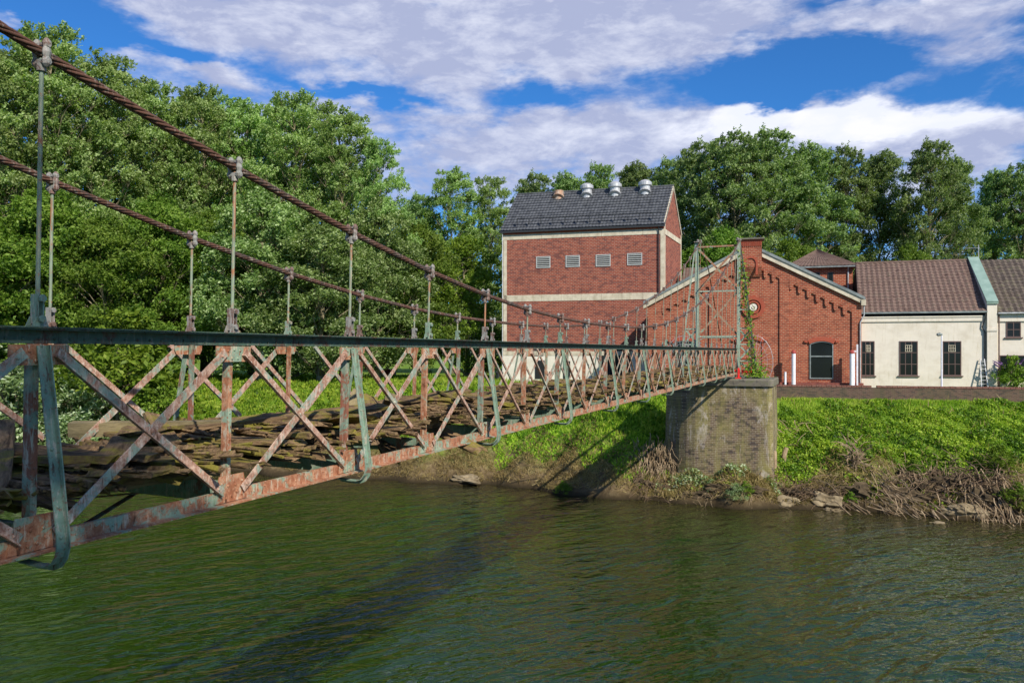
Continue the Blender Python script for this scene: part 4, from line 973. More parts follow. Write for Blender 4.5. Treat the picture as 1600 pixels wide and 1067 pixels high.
for (p0, p1) in ((1345.5,1366.5),(1405,1434),(1472.5,1502)):
    f, wa, wb, wz0, wz1 = opening(CW, 'window', p0, p1, 533, 587, M['frame_brown'], bars=(3,3), sill='frame_brown')
    if p0 < 1350: wa += .05
    b = MB(); cxw = (wa+wb)/2; ww = (wb-wa)
    for i in range(4): x = cxw-ww*.17+i*ww*.34/3; b.box(x-.02, x+.02, -.07, -.05, wz1-(wz1-wz0)*.30, wz1-(wz1-wz0)*.12)
    for z in (.30, .21, .12): b.box(cxw-ww*.19, cxw+ww*.19, -.075, -.051, wz1-(wz1-wz0)*z-.018, wz1-(wz1-wz0)*z+.018)
    b.build('muntin_grid', M['concrete'], f)
# firewall with green copper coping
xf0, xf1 = CW.lx(1541)[0], CW.lx(1556.5)[0]; zfw = CW.lx(1548, 474)[1]; zft = CW.lx(1522, 405, 5)[1]
b = MB(); b.box(xf0, xf1, -.25, 10, -.6, zfw); b.poly([(xf0, -.25, zfw+.001), (xf0, 5, zft), (xf0, 10, zfw+.001)], (xf1-xf0, 0, 0)); fw_ = b.build('firewall', M['cream'], t)
b = MB(); b.poly([(xf0-.06, -.35, zfw+.03), (xf0-.06, 5, zft+.10), (xf0-.06, 5, zft+.20), (xf0-.06, -.40, zfw+.14)], (xf1-xf0+.12, 0, 0)); b.box(xf0-.06, xf1+.06, -.36, -.25-.002, zfw-.05, zfw+.12); b.build('copper_coping', M['copper'], fw_)
b = MB(); b.box(xf0-.03, xf1+.03, -.31, -.252, zfw-2.15, zfw-1.95); b.build('string_course', M['cream'], fw_)
b = MB(); b.tube([(xf0-.12,-.2,zea),(xf0-.12,-.2,zea-.5),(xf0-.30,-.1,ztop-.9),(xf0-.12,-.1,ztop-1.3),(xf0-.12,-.1,-.3)], .05, 6); b.build('downpipe', M['dark_metal'], t)
# --- right-hand cream building
EB = Front('end_building', 'cream building with a small square window at the right edge of the row', 'building', (-5.4, 69.3))
t = EB.o; xa = EB.lx(1558)[0]; xb = xa+16; zt_ = EB.lx(1580, 489)[1]
b = MB(); b.box(xa, xb, .05, 10, -.6, zt_-.02); b.build('rendered_wall', M['cream'], t)
b = MB(); b.box(xa, xb, -.06, .049, zt_-.65, zt_-.45); b.box(xa, xb, -.04, .048, zt_-.448, zt_-.1); b.build('cornice', M['cream'], t)
b = MB(); b.box(xa, xb, -.35, -.2, zt_-.06, zt_+.04); b.build('gutter', M['zinc'], t)
tile_roof('roof', t, M['tile_dark'], (xa,-.25,zt_), (xb,-.25,zt_), (xb,5,zri), (xa,5,zri), .42, .40, .085)
tile_roof('roof', t, M['tile_dark'], (xb,10.25,zt_), (xa,10.25,zt_), (xa,5,zri), (xb,5,zri), .42, .40, .085)
opening(EB, 'window', 1572, 1595, 503, 527, M['frame_brown'], .05, bars=(2,2), sill='frame_brown')
opening(EB, 'door', 1561, 1640, 555, 596, M['frame_brown'], .05, bars=(3,1))
b = MB(); b.tube([(xa+.1,-.1,zt_),(xa+.1,-.1,-.3)], .05, 6); b.build('downpipe', M['frame_brown'], t)

# --- antenna on the roof
mx, mz = CW.lx(1529, 408, 5); P = V((CW.P[0]+UX*mx-UY*5, CW.P[1]+UY*mx+UX*5, 6+mz-.15))
A_ = thing('roof_antenna', 'thin grey aerial mast on the ridge beside the copper topped wall', 'aerial', P)
b = MB(); b.tube([(0,0,0),(0,0,1.5)], .03, 6); b.build('mast', M['zinc'], A_)
b = MB(); b.tube([(-1.0,0,1.25),(.1,0,1.25)], .018, 5); [b.tube([(-.95+i*.2,-.25,1.25),(-.95+i*.2,.25,1.25)], .01, 4) for i in range(5)]; b.build('boom', M['zinc'], A_)

# --- boundary wall on top of the bank
def wallpt(px, py=549):
    d = ray(px, py); # intersect Y = 63.4+.096(X+3.4)
    s_ = (63.4+.096*3.4)/(d.y-.096*d.x); return V((d.x*s_, d.y*s_, CAMZ+d.z*s_))
a = wallpt(1200); c = a+V((1, .096, 0)).normalized()*45
BW = thing('boundary_wall', 'low weathered dark brick wall with red coping along the top of the bank', 'wall', (a.x, a.y, 5.2), math.atan(.096))
hgt = wallpt(1400, 603).z-5.2
b = MB(); b.box(0, 45, 0, .36, -.8, hgt-.14); b.build('brickwork', M['brick_wall'], BW)
b = MB()
for i in range(130): 
    if i % 37 == 21: continue
    b.box(i*.345+.01, i*.345+.335, -.03, .39, hgt-.138, hgt+R.uniform(-.012,.012))
b.build('coping', M['coping_brick'], BW)

# --- white posts, lamp, ladder
def ground_pt(px, off_front):
    x, _ = HB.lx(px, 549, -off_front); return V((HB.P[0]+UX*x+UY*off_front, HB.P[1]+UY*x-UX*off_front, 6.0-.3))
for (px, py, r, lab) in ((1240, 552, .16, 'tall white post with red cap left of the arched window'), (1331, 552, .17, 'tall white post with red cap right of the arched window'), (1227, 581, .09, 'short thin white post left of the tall white posts')):
    p = ground_pt(px, 1.0); h = HB.lx(px, py, -1.0)[1]+.3
    T = thing('white_post', lab, 'post', p, group='white posts in front of the hall' if r > .1 else None)
    b = MB(); b.tube([(0,0,0),(0,0,h)], r, 12); b.build('shaft', M['white_paint'], T)
    if r > .1: b = MB(); b.tube([(0,0,h),(0,0,h+.12),(0,0,h+.26)], [r*1.25, r*1.2, r*.5], 12); b.build('cap', M['red_paint'], T)
p = ground_pt(1337, .9); T = thing('white_stand', 'narrow white metal stand against the right corner of the hall', 'gate', p)  # a thin white metal stand, not a gate
h = HB.lx(1337, 538, -.9)[1]+.3
b = MB(); b.box(-.16,-.06,-.05,.05,0,h-.5); b.box(.06,.18,-.05,.05,0,h); b.box(-.06,.06,-.04,.04,h-.6,h-.5); b.build('stand_frame', M['white_paint'], T)
lp = wallpt(1474); lp = lp+V((0,.9,0)); Zl = project(lp)[2]; ltop = CAMZ+(549-524)*Zl/1244
T = thing('street_lamp', 'slim white lamp post with small oval head in front of the cream wing', 'street lamp', (lp.x, lp.y, 5.6))
b = MB(); b.tube([(0,0,0),(0,0,1),(0,0,ltop-5.6)], [.075,.07,.05], 10); b.build('pole', M['white_paint'], T)
b = MB(); b.tube([(-.34,-.03,ltop-5.6+.02),(-.28,-.03,ltop-5.6+.05),(-.1,0,ltop-5.6+.08),(.05,0,ltop-5.6+.06)], [.03,.12,.12,.05], 10); b.build('lamp_head', M['lead'], T)
lx0, lz = CW.lx(1538, 562, -.5)
T = thing('ladder', 'grey aluminium ladder leaning against the cream wall near the downpipe', 'ladder', (CW.P[0]+UX*lx0+UY*.75, CW.P[1]+UY*lx0-UX*.75, 5.75), ANG)
b = MB(); h = lz+.3
for s_ in (-1, 1): b.prism((s_*.24, 0, 0), (s_*.14-.05, .62, h), [(-.03,-.04),(.03,-.04),(.03,.04),(-.03,.04)])
b.build('rail', M['zinc'], T)
for i in range(9):
    q = (i+.6)/9.3; b = MB(); w = .24-.1*q; b.tube([(-w-.05*q,.62*q,h*q),(w-.05*q,.62*q,h*q)], .02, 5); b.build('rung', M['zinc'], T)

# --- small things on the lawn
p = at(604, 585, 98); p.z = 5.8
T = thing('red_box', 'flat topped red metal grill box standing on the lawn in front of the trees', 'box', p, .3)
b = MB(); b.box(-1.1,1.1,-.5,.5,.15,.95); b.build('body', M['red_paint'], T)
b = MB(); b.box(-1.25,1.25,-.6,.6,.952,1.05); b.build('lid', M['red_paint'], T)
p = at(662, 575, 104); p.z = 5.8
T = thing('picnic_table', 'brown wooden picnic table in the shade of the trees', 'table', p, .2)
b = MB(); b.box(-1.3,1.3,-.4,.4,.72,.78); b.build('tabletop', M['beam'], T)
for s_ in (-1, 1):
    b = MB(); b.box(-1.3,1.3,s_*.75-.13,s_*.75+.13,.42,.47); b.build('bench_seat', M['beam'], T)
    b = MB(); b.prism((s_*.9,-.7,0),(s_*.9,-.2,.72),[(-.04,-.04),(.04,-.04),(.04,.04),(-.04,.04)]); b.prism((s_*.9,.7,0),(s_*.9,.2,.72),[(-.04,-.04),(.04,-.04),(.04,.04),(-.04,.04)]); b.box(s_*.9-.03,s_*.9+.03,-.8,.8,.36,.419); b.build('leg', M['beam'], T)
p = TB.lx(780, 549, -1.2)[0]; T = thing('dark_bin', 'black rounded wheelie bin at the left corner of the tall brick building', 'bin', (TB.P[0]+UX*p+UY*1.2, TB.P[1]+UY*p-UX*1.2, 5.8), .2)
b = MB(); b.tube([(0,0,.05),(0,0,.1),(0,0,1.0)], [.28,.32,.4], 10); b.build('body', M['dark_metal'], T); b = MB(); b.tube([(0,0,1.002),(0,0,1.06),(0,0,1.2)], [.44,.44,.25], 10); b.build('lid', M['dark_metal'], T)

# ------------------------------------------------------------------ trees
def unit(n, rng):
    v = rng.normal(size=(n, 3)); return v/np.linalg.norm(v, axis=1)[:, None]
def make_tree(seed, H, Wd, base, shape, lobes, per, lsz, leafm, lobe_r=(.65,1.6), trunk_r=.4, wind=.35, aspect=1.9, up=.25):
    """returns (trunk mesh, crown mesh). shape(t)->relative radius, t from crown bottom 0 to top 1"""
    rng = np.random.default_rng(seed); cz0 = base*H; cent = []; rads = []
    zt = H-cz0
    for i in range(lobes):
        t = rng.random()**.85; rr_ = shape(t)*Wd/2; rad = rng.uniform(*lobe_r)*(1-.35*t)
        a = rng.uniform(0, 2*math.pi); q = (rng.random()**.45)*max(.05, rr_-rad*.55)
        cent.append((q*math.cos(a), q*math.sin(a), cz0+t*zt*(1-rad/zt*.6))); rads.append(rad)
    cent = np.array(cent); rads = np.array(rads)
    # leaf sprays: short plumes growing out of every limb end, blown the same way
    P = []; Nn = []; AL = []
    wd = np.array([wind, wind*.1, .0])
    for c, r_ in zip(cent, rads):
        ns = max(6, int(per/22*(r_/1.4)**2)); u = unit(ns, rng); u[:, 2] = np.where(u[:, 2] < -.3, -u[:, 2]*.5, u[:, 2])
        start = c+u*(r_*rng.uniform(.25, .95, ns)**.7)[:, None]*np.array([1.1, 1.1, .85])
        out = start-np.array([0, 0, start[:, 2].mean()*.0+c[2]])
        d = u*.65+np.array([0, 0, .75])+wd+rng.normal(0, .3, (ns, 3)); d /= np.linalg.norm(d, axis=1)[:, None]
        ln = rng.uniform(.35, 1.0, ns)*(r_*.35+.65)
        m_ = 22; tt = rng.random((ns, m_))**.8
        p = start[:, None, :]+d[:, None, :]*(tt*ln[:, None])[:, :, None]+rng.normal(0, 1, (ns, m_, 3))*(.20*(1.1-.7*tt)*r_**.5)[:, :, None]
        p[:, :, 0] += wind*(tt**2)*ln[:, None]*.5
        nrm = rng.normal(0, .75, (ns, m_, 3))+u[:, None, :]*.7; nrm[:, :, 2] += up
        P.append(p.reshape(-1, 3)); Nn.append(nrm.reshape(-1, 3)); AL.append(np.repeat(d, m_, axis=0))
    P = np.concatenate(P); Nn = np.concatenate(Nn); n = len(P)
    al = rng.normal(size=(n, 3))*.5+np.concatenate(AL)*.8+np.array([.4*wind*3, 0, 0])
    crown = leafmesh('crown', P, Nn, rng.uniform(.7, 1.3, n)*lsz, leafm, aspect, seed=seed, along=al)
    mb = MB(); top = H*.93; pts = []; ra = []
    for i in range(9):
        t = i/8; pts.append((.35*math.sin(t*5+seed)*t, .35*math.cos(t*4+seed)*t, -0.6+t*(top+.6))); ra.append(trunk_r*(1-t*.9)+(.25*trunk_r if i == 0 else 0))
    mb.tube(pts, ra, 8)
    order = rng.permutation(lobes)[:int(lobes*.62)]
    for j in order:
        c = V(cent[j]); zst = max(cz0*.7, c.z-rng.uniform(.25, .42)*math.hypot(c.x, c.y)*2.4-1.0); t = (zst+.6)/(top+.6)
        s0 = V((.35*math.sin(t*5+seed)*t, .35*math.cos(t*4+seed)*t, zst)); mid = s0.lerp(c, .5)+V((rng.normal(0,.3), rng.normal(0,.3), rng.normal(0,.3)+.2)); r0 = trunk_r*.34*(1-t*.7)
        mb.tube([s0, mid, c], [r0, r0*.6, r0*.2], 5, False)
        for q in range(3):
            e = c+V(unit(1, rng)[0])*rads[j]*.85; mb.tube([mid.lerp(c, .5), e], [r0*.35, r0*.1], 4, False)
    me = bpy.data.meshes.new('trunk'); me.from_pydata(mb.v, [], mb.f); me.materials.append(M['bark']); me.polygons.foreach_set('use_smooth', [True]*len(me.polygons)); me.update()
    return me, crown
sh_pop = lambda t: (min(1, .55+t*1.6) if t < .3 else 1-.62*((t-.3)/.7)**2.0)
sh_rnd = lambda t: max(.12, math.sin(math.pi*min(1, .12+t*.88))**.6)
sh_bush = lambda t: max(.2, math.cos(t*1.35))
PR = {
 'pop1': make_tree(11, 34, 14, .16, sh_pop, 260, 680, .145, M['leaf_poplar']),
 'pop2': make_tree(12, 34, 13, .14, sh_pop, 250, 680, .145, M['leaf_poplar']),
 'pop3': make_tree(13, 34, 13, .20, sh_pop, 135, 646, .145, M['leaf_poplar'], (.8, 1.9)),
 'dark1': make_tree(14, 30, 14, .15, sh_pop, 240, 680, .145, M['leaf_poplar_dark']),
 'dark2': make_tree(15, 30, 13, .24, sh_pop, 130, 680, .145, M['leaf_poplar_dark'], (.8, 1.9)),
 'rnd1': make_tree(16, 16, 12, .10, sh_rnd, 110, 900, .125, M['leaf_round'], (.9, 1.7), .3),
 'pale1': make_tree(17, 16, 12, .08, sh_rnd, 110, 900, .125, M['leaf_pale'], (.9, 1.6), .28, wind=.5),
 'bright1': make_tree(18, 12, 11, .05, sh_rnd, 85, 900, .11, M['leaf_bright'], (.8, 1.5), .25),
 'willow1': make_tree(19, 6, 8, .0, sh_bush, 46, 700, .13, M['leaf_willow'], (.6, 1.1), .12, wind=.5, aspect=3.0),
 'bush1': make_tree(20, 5, 6, .0, sh_bush, 36, 600, .12, M['leaf_bright'], (.5, 1.0), .10),
}
NAT = {'pop1':34,'pop2':34,'pop3':34,'dark1':30,'dark2':30,'rnd1':16,'pale1':16,'bright1':12,'willow1':6,'bush1':5}
def tree(name, label, cat, proto, px, Z, toppy, wscale=1.0, group=None, gz=None, rz=None, pos=None):
    d = ray(px); X, Y = d.x*Z, d.y*Z
    g = ground_z(X, Y) if gz is None else gz
    h = (CAMZ+(549-toppy)*Z/1244-g)*(.965 if proto[:3] in ('pop', 'dar') else 1); s_ = h/NAT[proto]
    o = thing(name, label, cat, (X, Y, g-.1), rz if rz is not None else R.uniform(-.6, .6), group)
    ws = s_*wscale; o.scale = (ws, ws, s_)
    tm, cm_ = PR[proto]
    for nm, me in (('trunk', tm), ('crown', cm_)):
        c = bpy.data.objects.new(nm, me); COL.objects.link(c); c.parent = o
    return o
G1 = 'tall poplars on the left bank'; G2 = 'trees at the back of the lawn'; G3 = 'tall trees behind the buildings'
for a in [
 ('pop1', -95, 84, 120, 1.0, 'outermost tall poplar cut by the left edge of the photo'), ('pop2', 10, 82, 62, .95, 'very tall poplar at the left edge under the cable'),
 ('pop1', 82, 84, 28, .95, 'tallest poplar, its windblown top left of the first cable clamp'), ('pop2', 165, 88, 68, .9, 'poplar on the falling skyline right of the tallest one'),
 ('pop1', 245, 92, 120, .9, 'poplar whose top meets the sky between the two near hangers'), ('pop1', 318, 93, 124, .9, 'poplar just left of the second near hanger top'),
 ('pop2', 392, 94, 146, .9, 'poplar just right of the second near hanger top'), ('pop1', 462, 90, 134, .95, 'poplar with pale bare limbs showing in the middle of the left wood'),
 ('pop2', 535, 88, 158, .95, 'poplar with forked pale limbs near the right end of the left wood'), ('pop2', 48, 96, 40, .9, 'poplar filling the skyline between the two tallest at the left'), ('pop1', 212, 98, 112, .9, 'poplar behind the skyline dip above the near cable'), ('pop2', 290, 100, 132, .9, 'distant poplar left of the second near hanger'),
 ('pop1', 355, 101, 140, .9, 'distant poplar directly behind the second near hanger'), ('pop2', 430, 98, 150, .9, 'distant poplar between the second and third near hangers'), ('pop1', 500, 98, 150, .9, 'distant poplar left of the third near hanger'),
 ('pop3', 592, 86, 208, .8, 'last poplar of the left wood, its edge against open sky')]:
    tree('poplar_tree', a[5], 'tree', a[0], a[1], a[2], a[3], a[4]*1.08, G1)
for a in [
 ('rnd1', -30, 74, 340, 1.2, 'green round tree below the poplars at the left edge'), ('rnd1', 75, 78, 300, 1.1, 'dark round tree behind the leftmost hangers'),
 ('rnd1', 165, 76, 345, 1.1, 'deep green tree left of the dark hollow'), ('rnd1', 250, 80, 310, 1.0, 'tree crossing the far cable above the bright bush'),
 ('rnd1', 330, 88, 335, 1.0, 'shaded tree behind the second near hanger'), ('pale1', 405, 80, 300, 1.1, 'pale windblown tree above the far cable'),
 ('pale1', 500, 78, 350, 1.25, 'broad pale tree left of the third near hanger'), ('pale1', 590, 84, 315, .9, 'pale tree under the last poplar'),
 ('rnd1', 650, 88, 350, .9, 'round tree between the third and fourth near hangers'), ('bright1', 728, 92, 376, 1.0, 'bright yellow green round tree left of the tall brick building')]:
    tree('leafy_tree', a[5], 'tree', a[0], a[1], a[2], a[3], a[4], G2)
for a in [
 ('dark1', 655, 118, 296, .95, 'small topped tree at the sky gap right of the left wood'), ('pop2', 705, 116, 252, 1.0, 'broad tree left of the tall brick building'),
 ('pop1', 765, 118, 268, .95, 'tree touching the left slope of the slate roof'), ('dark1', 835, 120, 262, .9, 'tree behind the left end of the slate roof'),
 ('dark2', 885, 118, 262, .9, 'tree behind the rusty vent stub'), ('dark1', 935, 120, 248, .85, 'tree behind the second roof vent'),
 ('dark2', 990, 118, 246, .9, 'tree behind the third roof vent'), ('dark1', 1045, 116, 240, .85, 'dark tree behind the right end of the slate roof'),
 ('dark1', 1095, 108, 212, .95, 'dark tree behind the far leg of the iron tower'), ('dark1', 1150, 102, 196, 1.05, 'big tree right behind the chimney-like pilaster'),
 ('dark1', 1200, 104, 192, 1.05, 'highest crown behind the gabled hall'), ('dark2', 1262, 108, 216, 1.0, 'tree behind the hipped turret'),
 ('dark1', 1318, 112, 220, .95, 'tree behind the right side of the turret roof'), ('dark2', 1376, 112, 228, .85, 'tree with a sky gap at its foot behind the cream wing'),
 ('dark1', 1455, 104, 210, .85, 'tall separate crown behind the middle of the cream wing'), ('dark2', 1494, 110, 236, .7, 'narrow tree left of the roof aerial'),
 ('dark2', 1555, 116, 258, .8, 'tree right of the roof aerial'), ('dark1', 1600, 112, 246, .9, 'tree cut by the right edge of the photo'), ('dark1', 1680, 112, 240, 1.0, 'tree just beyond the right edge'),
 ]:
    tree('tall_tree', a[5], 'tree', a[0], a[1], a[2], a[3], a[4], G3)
for a in [('rnd1', 1085, 96, 390, 1.0, 'low tree between the tall brick building and the hall'), ('rnd1', 1130, 94, 360, .9, 'low tree behind the iron tower top'), ('rnd1', 1235, 96, 375, .9, 'low tree behind the turret peak'), ('rnd1', 1420, 100, 385, .8, 'low tree showing over the cream wing ridge')]:
    tree('leafy_tree', a[5], 'tree', a[0], a[1], a[2], a[3], a[4], G3)
for a in [
 ('willow1', 40, 66, 560, 1.3, 'silvery willow bush at the water behind the first lattice panel'), ('willow1', 120, 67, 590, 1.2, 'low silver willow right of the first outrigger'),
 ('willow1', -30, 68, 520, 1.3, 'big grey green willow at the left edge'), ('bush1', 185, 70, 490, 1.25, 'bright green bush above the top chord at the left'),
 ('bush1', 235, 68, 570, .9, 'small bright bush right of the willows'), ('bush1', 20, 74, 478, 1.3, 'pale green bush seen over the top chord at the left'),
 ('bush1', 110, 74, 500, 1.2, 'green bush between the first hangers and the bright one'), ('willow1', 205, 66, 640, 1.0, 'low willow scrub at the edge of the meadow')]:
    tree('bush', a[5], 'bush', a[0], a[1], a[2], a[3], a[4], 'bushes on the left bank')
lx_, _ = EB.lx(1580, 549, -1.2)
bp = V((EB.P[0]+UX*lx_+UY*1.2, EB.P[1]+UY*lx_-UX*1.2, 5.8)); Zb = project(bp)[2]
bb = tree('butterfly_bush', 'loose butterfly bush with purple flower spikes in front of the right cream building', 'bush', 'bush1', 1583, Zb, 556, 1.0, gz=5.8)

rb = random.Random(4); sc_ = bb.scale[2]
for q in range(16):             # flower spikes
    a = rb.uniform(0, 6.28); r0 = rb.uniform(.8, 2.6); z0 = 4.9-r0*.9+rb.uniform(-.3, .4); d = V((math.cos(a)*.6, math.sin(a)*.6, rb.uniform(.2, .9))).normalized()
    mbf = MB(); p0 = V((math.cos(a)*r0, math.sin(a)*r0, z0)); mbf.tube([p0, p0+d*.3, p0+d*.7, p0+d*1.1], [.02, .11, .09, .02], 6); mbf.build('flower_spike', M['purple'], bb)
mb = MB()
for j, (y, z) in enumerate(((-400,6),(-40,6),(-22,5.8),(-14,2.5),(-11,.3),(-9,-1.5))):
    for i in range(41): x = -400+20*i; mb.v.append((x, y+(math.sin(x*.05)*2 if j > 1 else 0), z))
for j in range(5):
    for i in range(40): mb.f.append((j*41+i, j*41+i+1, (j+1)*41+i+1, (j+1)*41+i))
tag(mb.build('near_bank', bpy.data.materials['ground'], smooth=True), kind='structure')
for (x, y, hh, pr, lab) in ((15.5, -17.0, 31, 'dark1', 'tall poplar on the near bank, outside the photo, shading the near end of the bridge'), (11, -21, 30, 'pop1', 'second tall poplar on the near bank, outside the photo')):
    o = thing('poplar_tree', lab, 'tree', (x, y, 5), .4); s_ = hh/NAT[pr]; o.scale = (s_*1.05, s_*1.05, s_)
    for nm, me in zip(('trunk', 'crown'), PR[pr]):
        c = bpy.data.objects.new(nm, me); COL.objects.link(c); c.parent = o

# ------------------------------------------------------------------ bank vegetation, debris
def scatter(name, n, xr, yr, fz, hgt, size, m_, kind, aspect, accept=None, seed=3, upright=.0, lean=1.0):
    rng = np.random.default_rng(seed); X = rng.uniform(*xr, n); Y = rng.uniform(*yr, n)
    # clumping
    cl = np.sin(X*1.7+np.sin(Y*1.3)*1.5)*np.sin(Y*2.1+np.sin(X*.9)*1.7)+.6*np.sin(X*4.3+Y*3.7)
    keep = rng.random(n) < np.clip(.62+.38*cl, .12, 1)
    if accept is not None: keep &= accept(X, Y)
    X, Y, cl = X[keep], Y[keep], cl[keep]; n = len(X)
    Zg = np.array([ground_z(a, b) for a, b in zip(X, Y)])
    hh = rng.random(n)**1.3*hgt*(.7+.45*np.clip(cl, -1, 1)+.35*np.sin(X*.8+Y)*np.sin(Y*.9-X*.5)); hh *= np.where(X > -3, np.clip((wall_y(X)-Y)/2.5, .12, 1), 1); P = np.stack([X, Y, Zg+hh*.9+.02], axis=1)
    if upright:
        Nn = np.stack([rng.normal(size=n), rng.normal(size=n), rng.normal(0, .25, n)], axis=1); al = np.stack([rng.normal(0, .35, n)*lean, rng.normal(0, .35, n)*lean, np.ones(n)], axis=1)
    else:
        Nn = unit(n, rng)*.8+np.array([.15, -.3, .7]); al = None
    me = leafmesh(name, P, Nn, rng.uniform(.6, 1.4, n)*size, m_, aspect, seed=seed, along=al)
    o = bpy.data.objects.new(name, me); COL.objects.link(o); tag(o, *kind, kind='stuff'); return o
def bl(X): return 48.2+.9*np.sin(X*.23+.4)+.5*np.sin(X*.61+1)+.25*np.sin(X*1.7)
inpier = lambda X, Y: (X > -9.9) & (X < -2.95) & (Y > 50.2) & (Y < 55.6)
wob = lambda X: 1.3*np.sin(X*.7)+.9*np.sin(X*1.9+1)
scatter('weeds', 190000, (-3.0, 34), (51.0, 63.6), None, .38, .075, M['weed'], ('lush green nettles and weeds covering the bank right of the pier', 'weeds'), 1.5,
        lambda X, Y: ((Y-bl(X)) > 3.5+.7*wob(X)) & (Y < 60.6+.096*(X+3.4)+wob(X)), 5)
scatter('tall_grass', 70000, (-3.0, 34), (57.5, 63.4), None, .22, .13, M['grass_blade'], ('yellow green grass on the upper bank below the boundary wall', 'grass'), 7, lambda X, Y: (Y < 63.2+.096*(X+3.4)), 6, upright=1)
scatter('dead_stalks', 52000, (-12, 34), (47, 56), None, .40, .20, M['dry_grass'], ('dry flattened stalks along the eroded right bank', 'dead plants'), 9, lambda X, Y: ((Y-bl(X)) > .25) & ((Y-bl(X)) < 3.9+.8*wob(X)) & ~inpier(X, Y), 7, upright=1, lean=4)
scatter('bank_weeds', 40000, (-11, 34), (48, 55), None, .35, .10, M['weed'], ('patches of green weeds among the debris at the water', 'weeds'), 1.6, lambda X, Y: ((Y-bl(X)) > .5) & (np.sin(X*1.1+2)*np.sin(X*.37+Y*.6) > .0) & ~inpier(X, Y), 8)
scatter('bank_grass', 60000, (-34, -9.2), (48.6, 62), None, .30, .15, M['weed'], ('green grass and weeds on the bank left of the pier', 'grass'), 3.0,
        lambda X, Y: ((Y-bl(X)) > 2.5+wob(X)+np.clip((-X-14)*.12, -1, 2)), 9, upright=1, lean=2)
scatter('dry_grass', 90000, (-48, -9.2), (48, 59), None, .28, .17, M['dry_grass'], ('matted dry brown grass on the lower bank left of the pier', 'grass'), 9,
        lambda X, Y: ((Y-bl(X)) > .12) & ((Y-bl(X)) < 6.5+1.5*wob(X)), 10, upright=1, lean=4)
scatter('meadow_grass', 230000, (-85, -9), (53, 84), None, .5, .19, M['grass_blade'], ('rough yellow green meadow grass behind the bridge', 'grass'), 6, lambda X, Y: ((Y-bl(X)) > 6) & ~((X > -31) & (Y > 74)), 11, upright=1)
scatter('lawn_weeds', 60000, (-80, -28), (50, 66), None, .5, .13, M['weed'], ('leafy green weeds on the slope left of the deck', 'weeds'), 1.6, lambda X, Y: ((Y-bl(X)) > 3.5), 12)
scatter('dry_stems', 2600, (-3.0, 34), (51, 63), None, .55, .30, M['dry_grass'], ('scattered pale dead stems among the green weeds', 'dead plants'), 14, lambda X, Y: (Y < 62+.096*(X+3.4)), 17, upright=1, lean=1.5)
scatter('ledge_weeds', 7000, (-9.8, -2.4), (48.6, 50.6), None, .5, .09, M['leaf_willow'], ('grey green weeds on the ledge at the foot of the pier', 'weeds'), 1.8, lambda X, Y: (np.sin(X*1.4)*np.sin(Y*2.1+X) > -.1) & ~inpier(X, Y), 27)
scatter('ledge_straw', 14000, (-10.5, -2.0), (48.3, 50.6), None, .35, .16, M['dry_grass'], ('dry straw and reeds on the ledge at the foot of the pier', 'dead plants'), 9, lambda X, Y: ((Y-bl(X)) > .2) & ~inpier(X, Y), 28, upright=1, lean=3)
def sticks(name, label, c, n, spread, L_, r, mt, seed, down=.0, dirv=None, stuff=False):
    rr = random.Random(seed); mb = MB()
    for i in range(n):
        x = rr.gauss(c[0], spread[0]); y_ = rr.gauss(c[1], spread[1]); g = ground_z(x, y_); z = max(g, .02)+abs(rr.gauss(0, spread[2]))
        a = rr.uniform(0, math.pi*2); el = rr.gauss(0, .45); l = L_*rr.uniform(.4, 1.3)
        d = V((math.cos(a)*math.cos(el), math.sin(a)*math.cos(el), math.sin(el)))
        if dirv: d = (V(dirv)+d*.35).normalized()
        p = V((x, y_, z)); pts = [p]; k = 5
        for q in range(k):
            d = (d+V((rr.gauss(0,.22), rr.gauss(0,.22), rr.gauss(0,.22)-down*.15))).normalized(); p = p+d*l/k; p = V((p.x, p.y, max(p.z, -.05))); pts.append(p)
        r0 = r*rr.uniform(.5, 1.4); mb.tube(pts, [r0, r0*.85, r0*.7, r0*.55, r0*.4, r0*.2], 4, False)
    if n >= 100:                # the matted soil and root core of the tangle
        f_core = len(mb.f)
        for q in range(3):
            cx_, cy_ = c[0]+(q-1)*spread[0]*.9, c[1]; g = max(0, ground_z(cx_, cy_)); b0 = len(mb.v); nu, nv = 22, 12
            rad = (spread[0]*.75, spread[1]*.8, spread[2]*1.1+.15)
            for j_ in range(nv+1):
                for i_ in range(nu):
                    a = 2*math.pi*i_/nu; e = math.pi*j_/nv; d = V((math.cos(a)*math.sin(e), math.sin(a)*math.sin(e), math.cos(e)))
                    kk = .85+.7*mnoise.noise(d*1.7+V((q*4+seed,0,0)))+.45*mnoise.noise(d*4+V((q,seed,1))); mb.v.append((cx_+d.x*rad[0]*kk, cy_+d.y*rad[1]*kk, g+d.z*rad[2]*kk))
            for j_ in range(nv):
                for i_ in range(nu): mb.f.append((b0+j_*nu+i_, b0+j_*nu+(i_+1)%nu, b0+(j_+1)*nu+(i_+1)%nu, b0+(j_+1)*nu+i_))
    o = mb.build(name, mt); tag(o, label, 'driftwood')
    if n >= 100:
        o.data.materials.append(M['soil']); idx = np.zeros(len(o.data.polygons), dtype=np.int32); idx[f_core:] = 1; o.data.polygons.foreach_set('material_index', idx)
    
    return o
def onbank(px, py):
    d = ray(px, py); s_ = 30
    while s_ < 90:
        X, Y, Z = d.x*s_, d.y*s_, CAMZ+d.z*s_
        if Z <= max(ground_z(X, Y), 0): break
        s_ += .1
    return X, Y
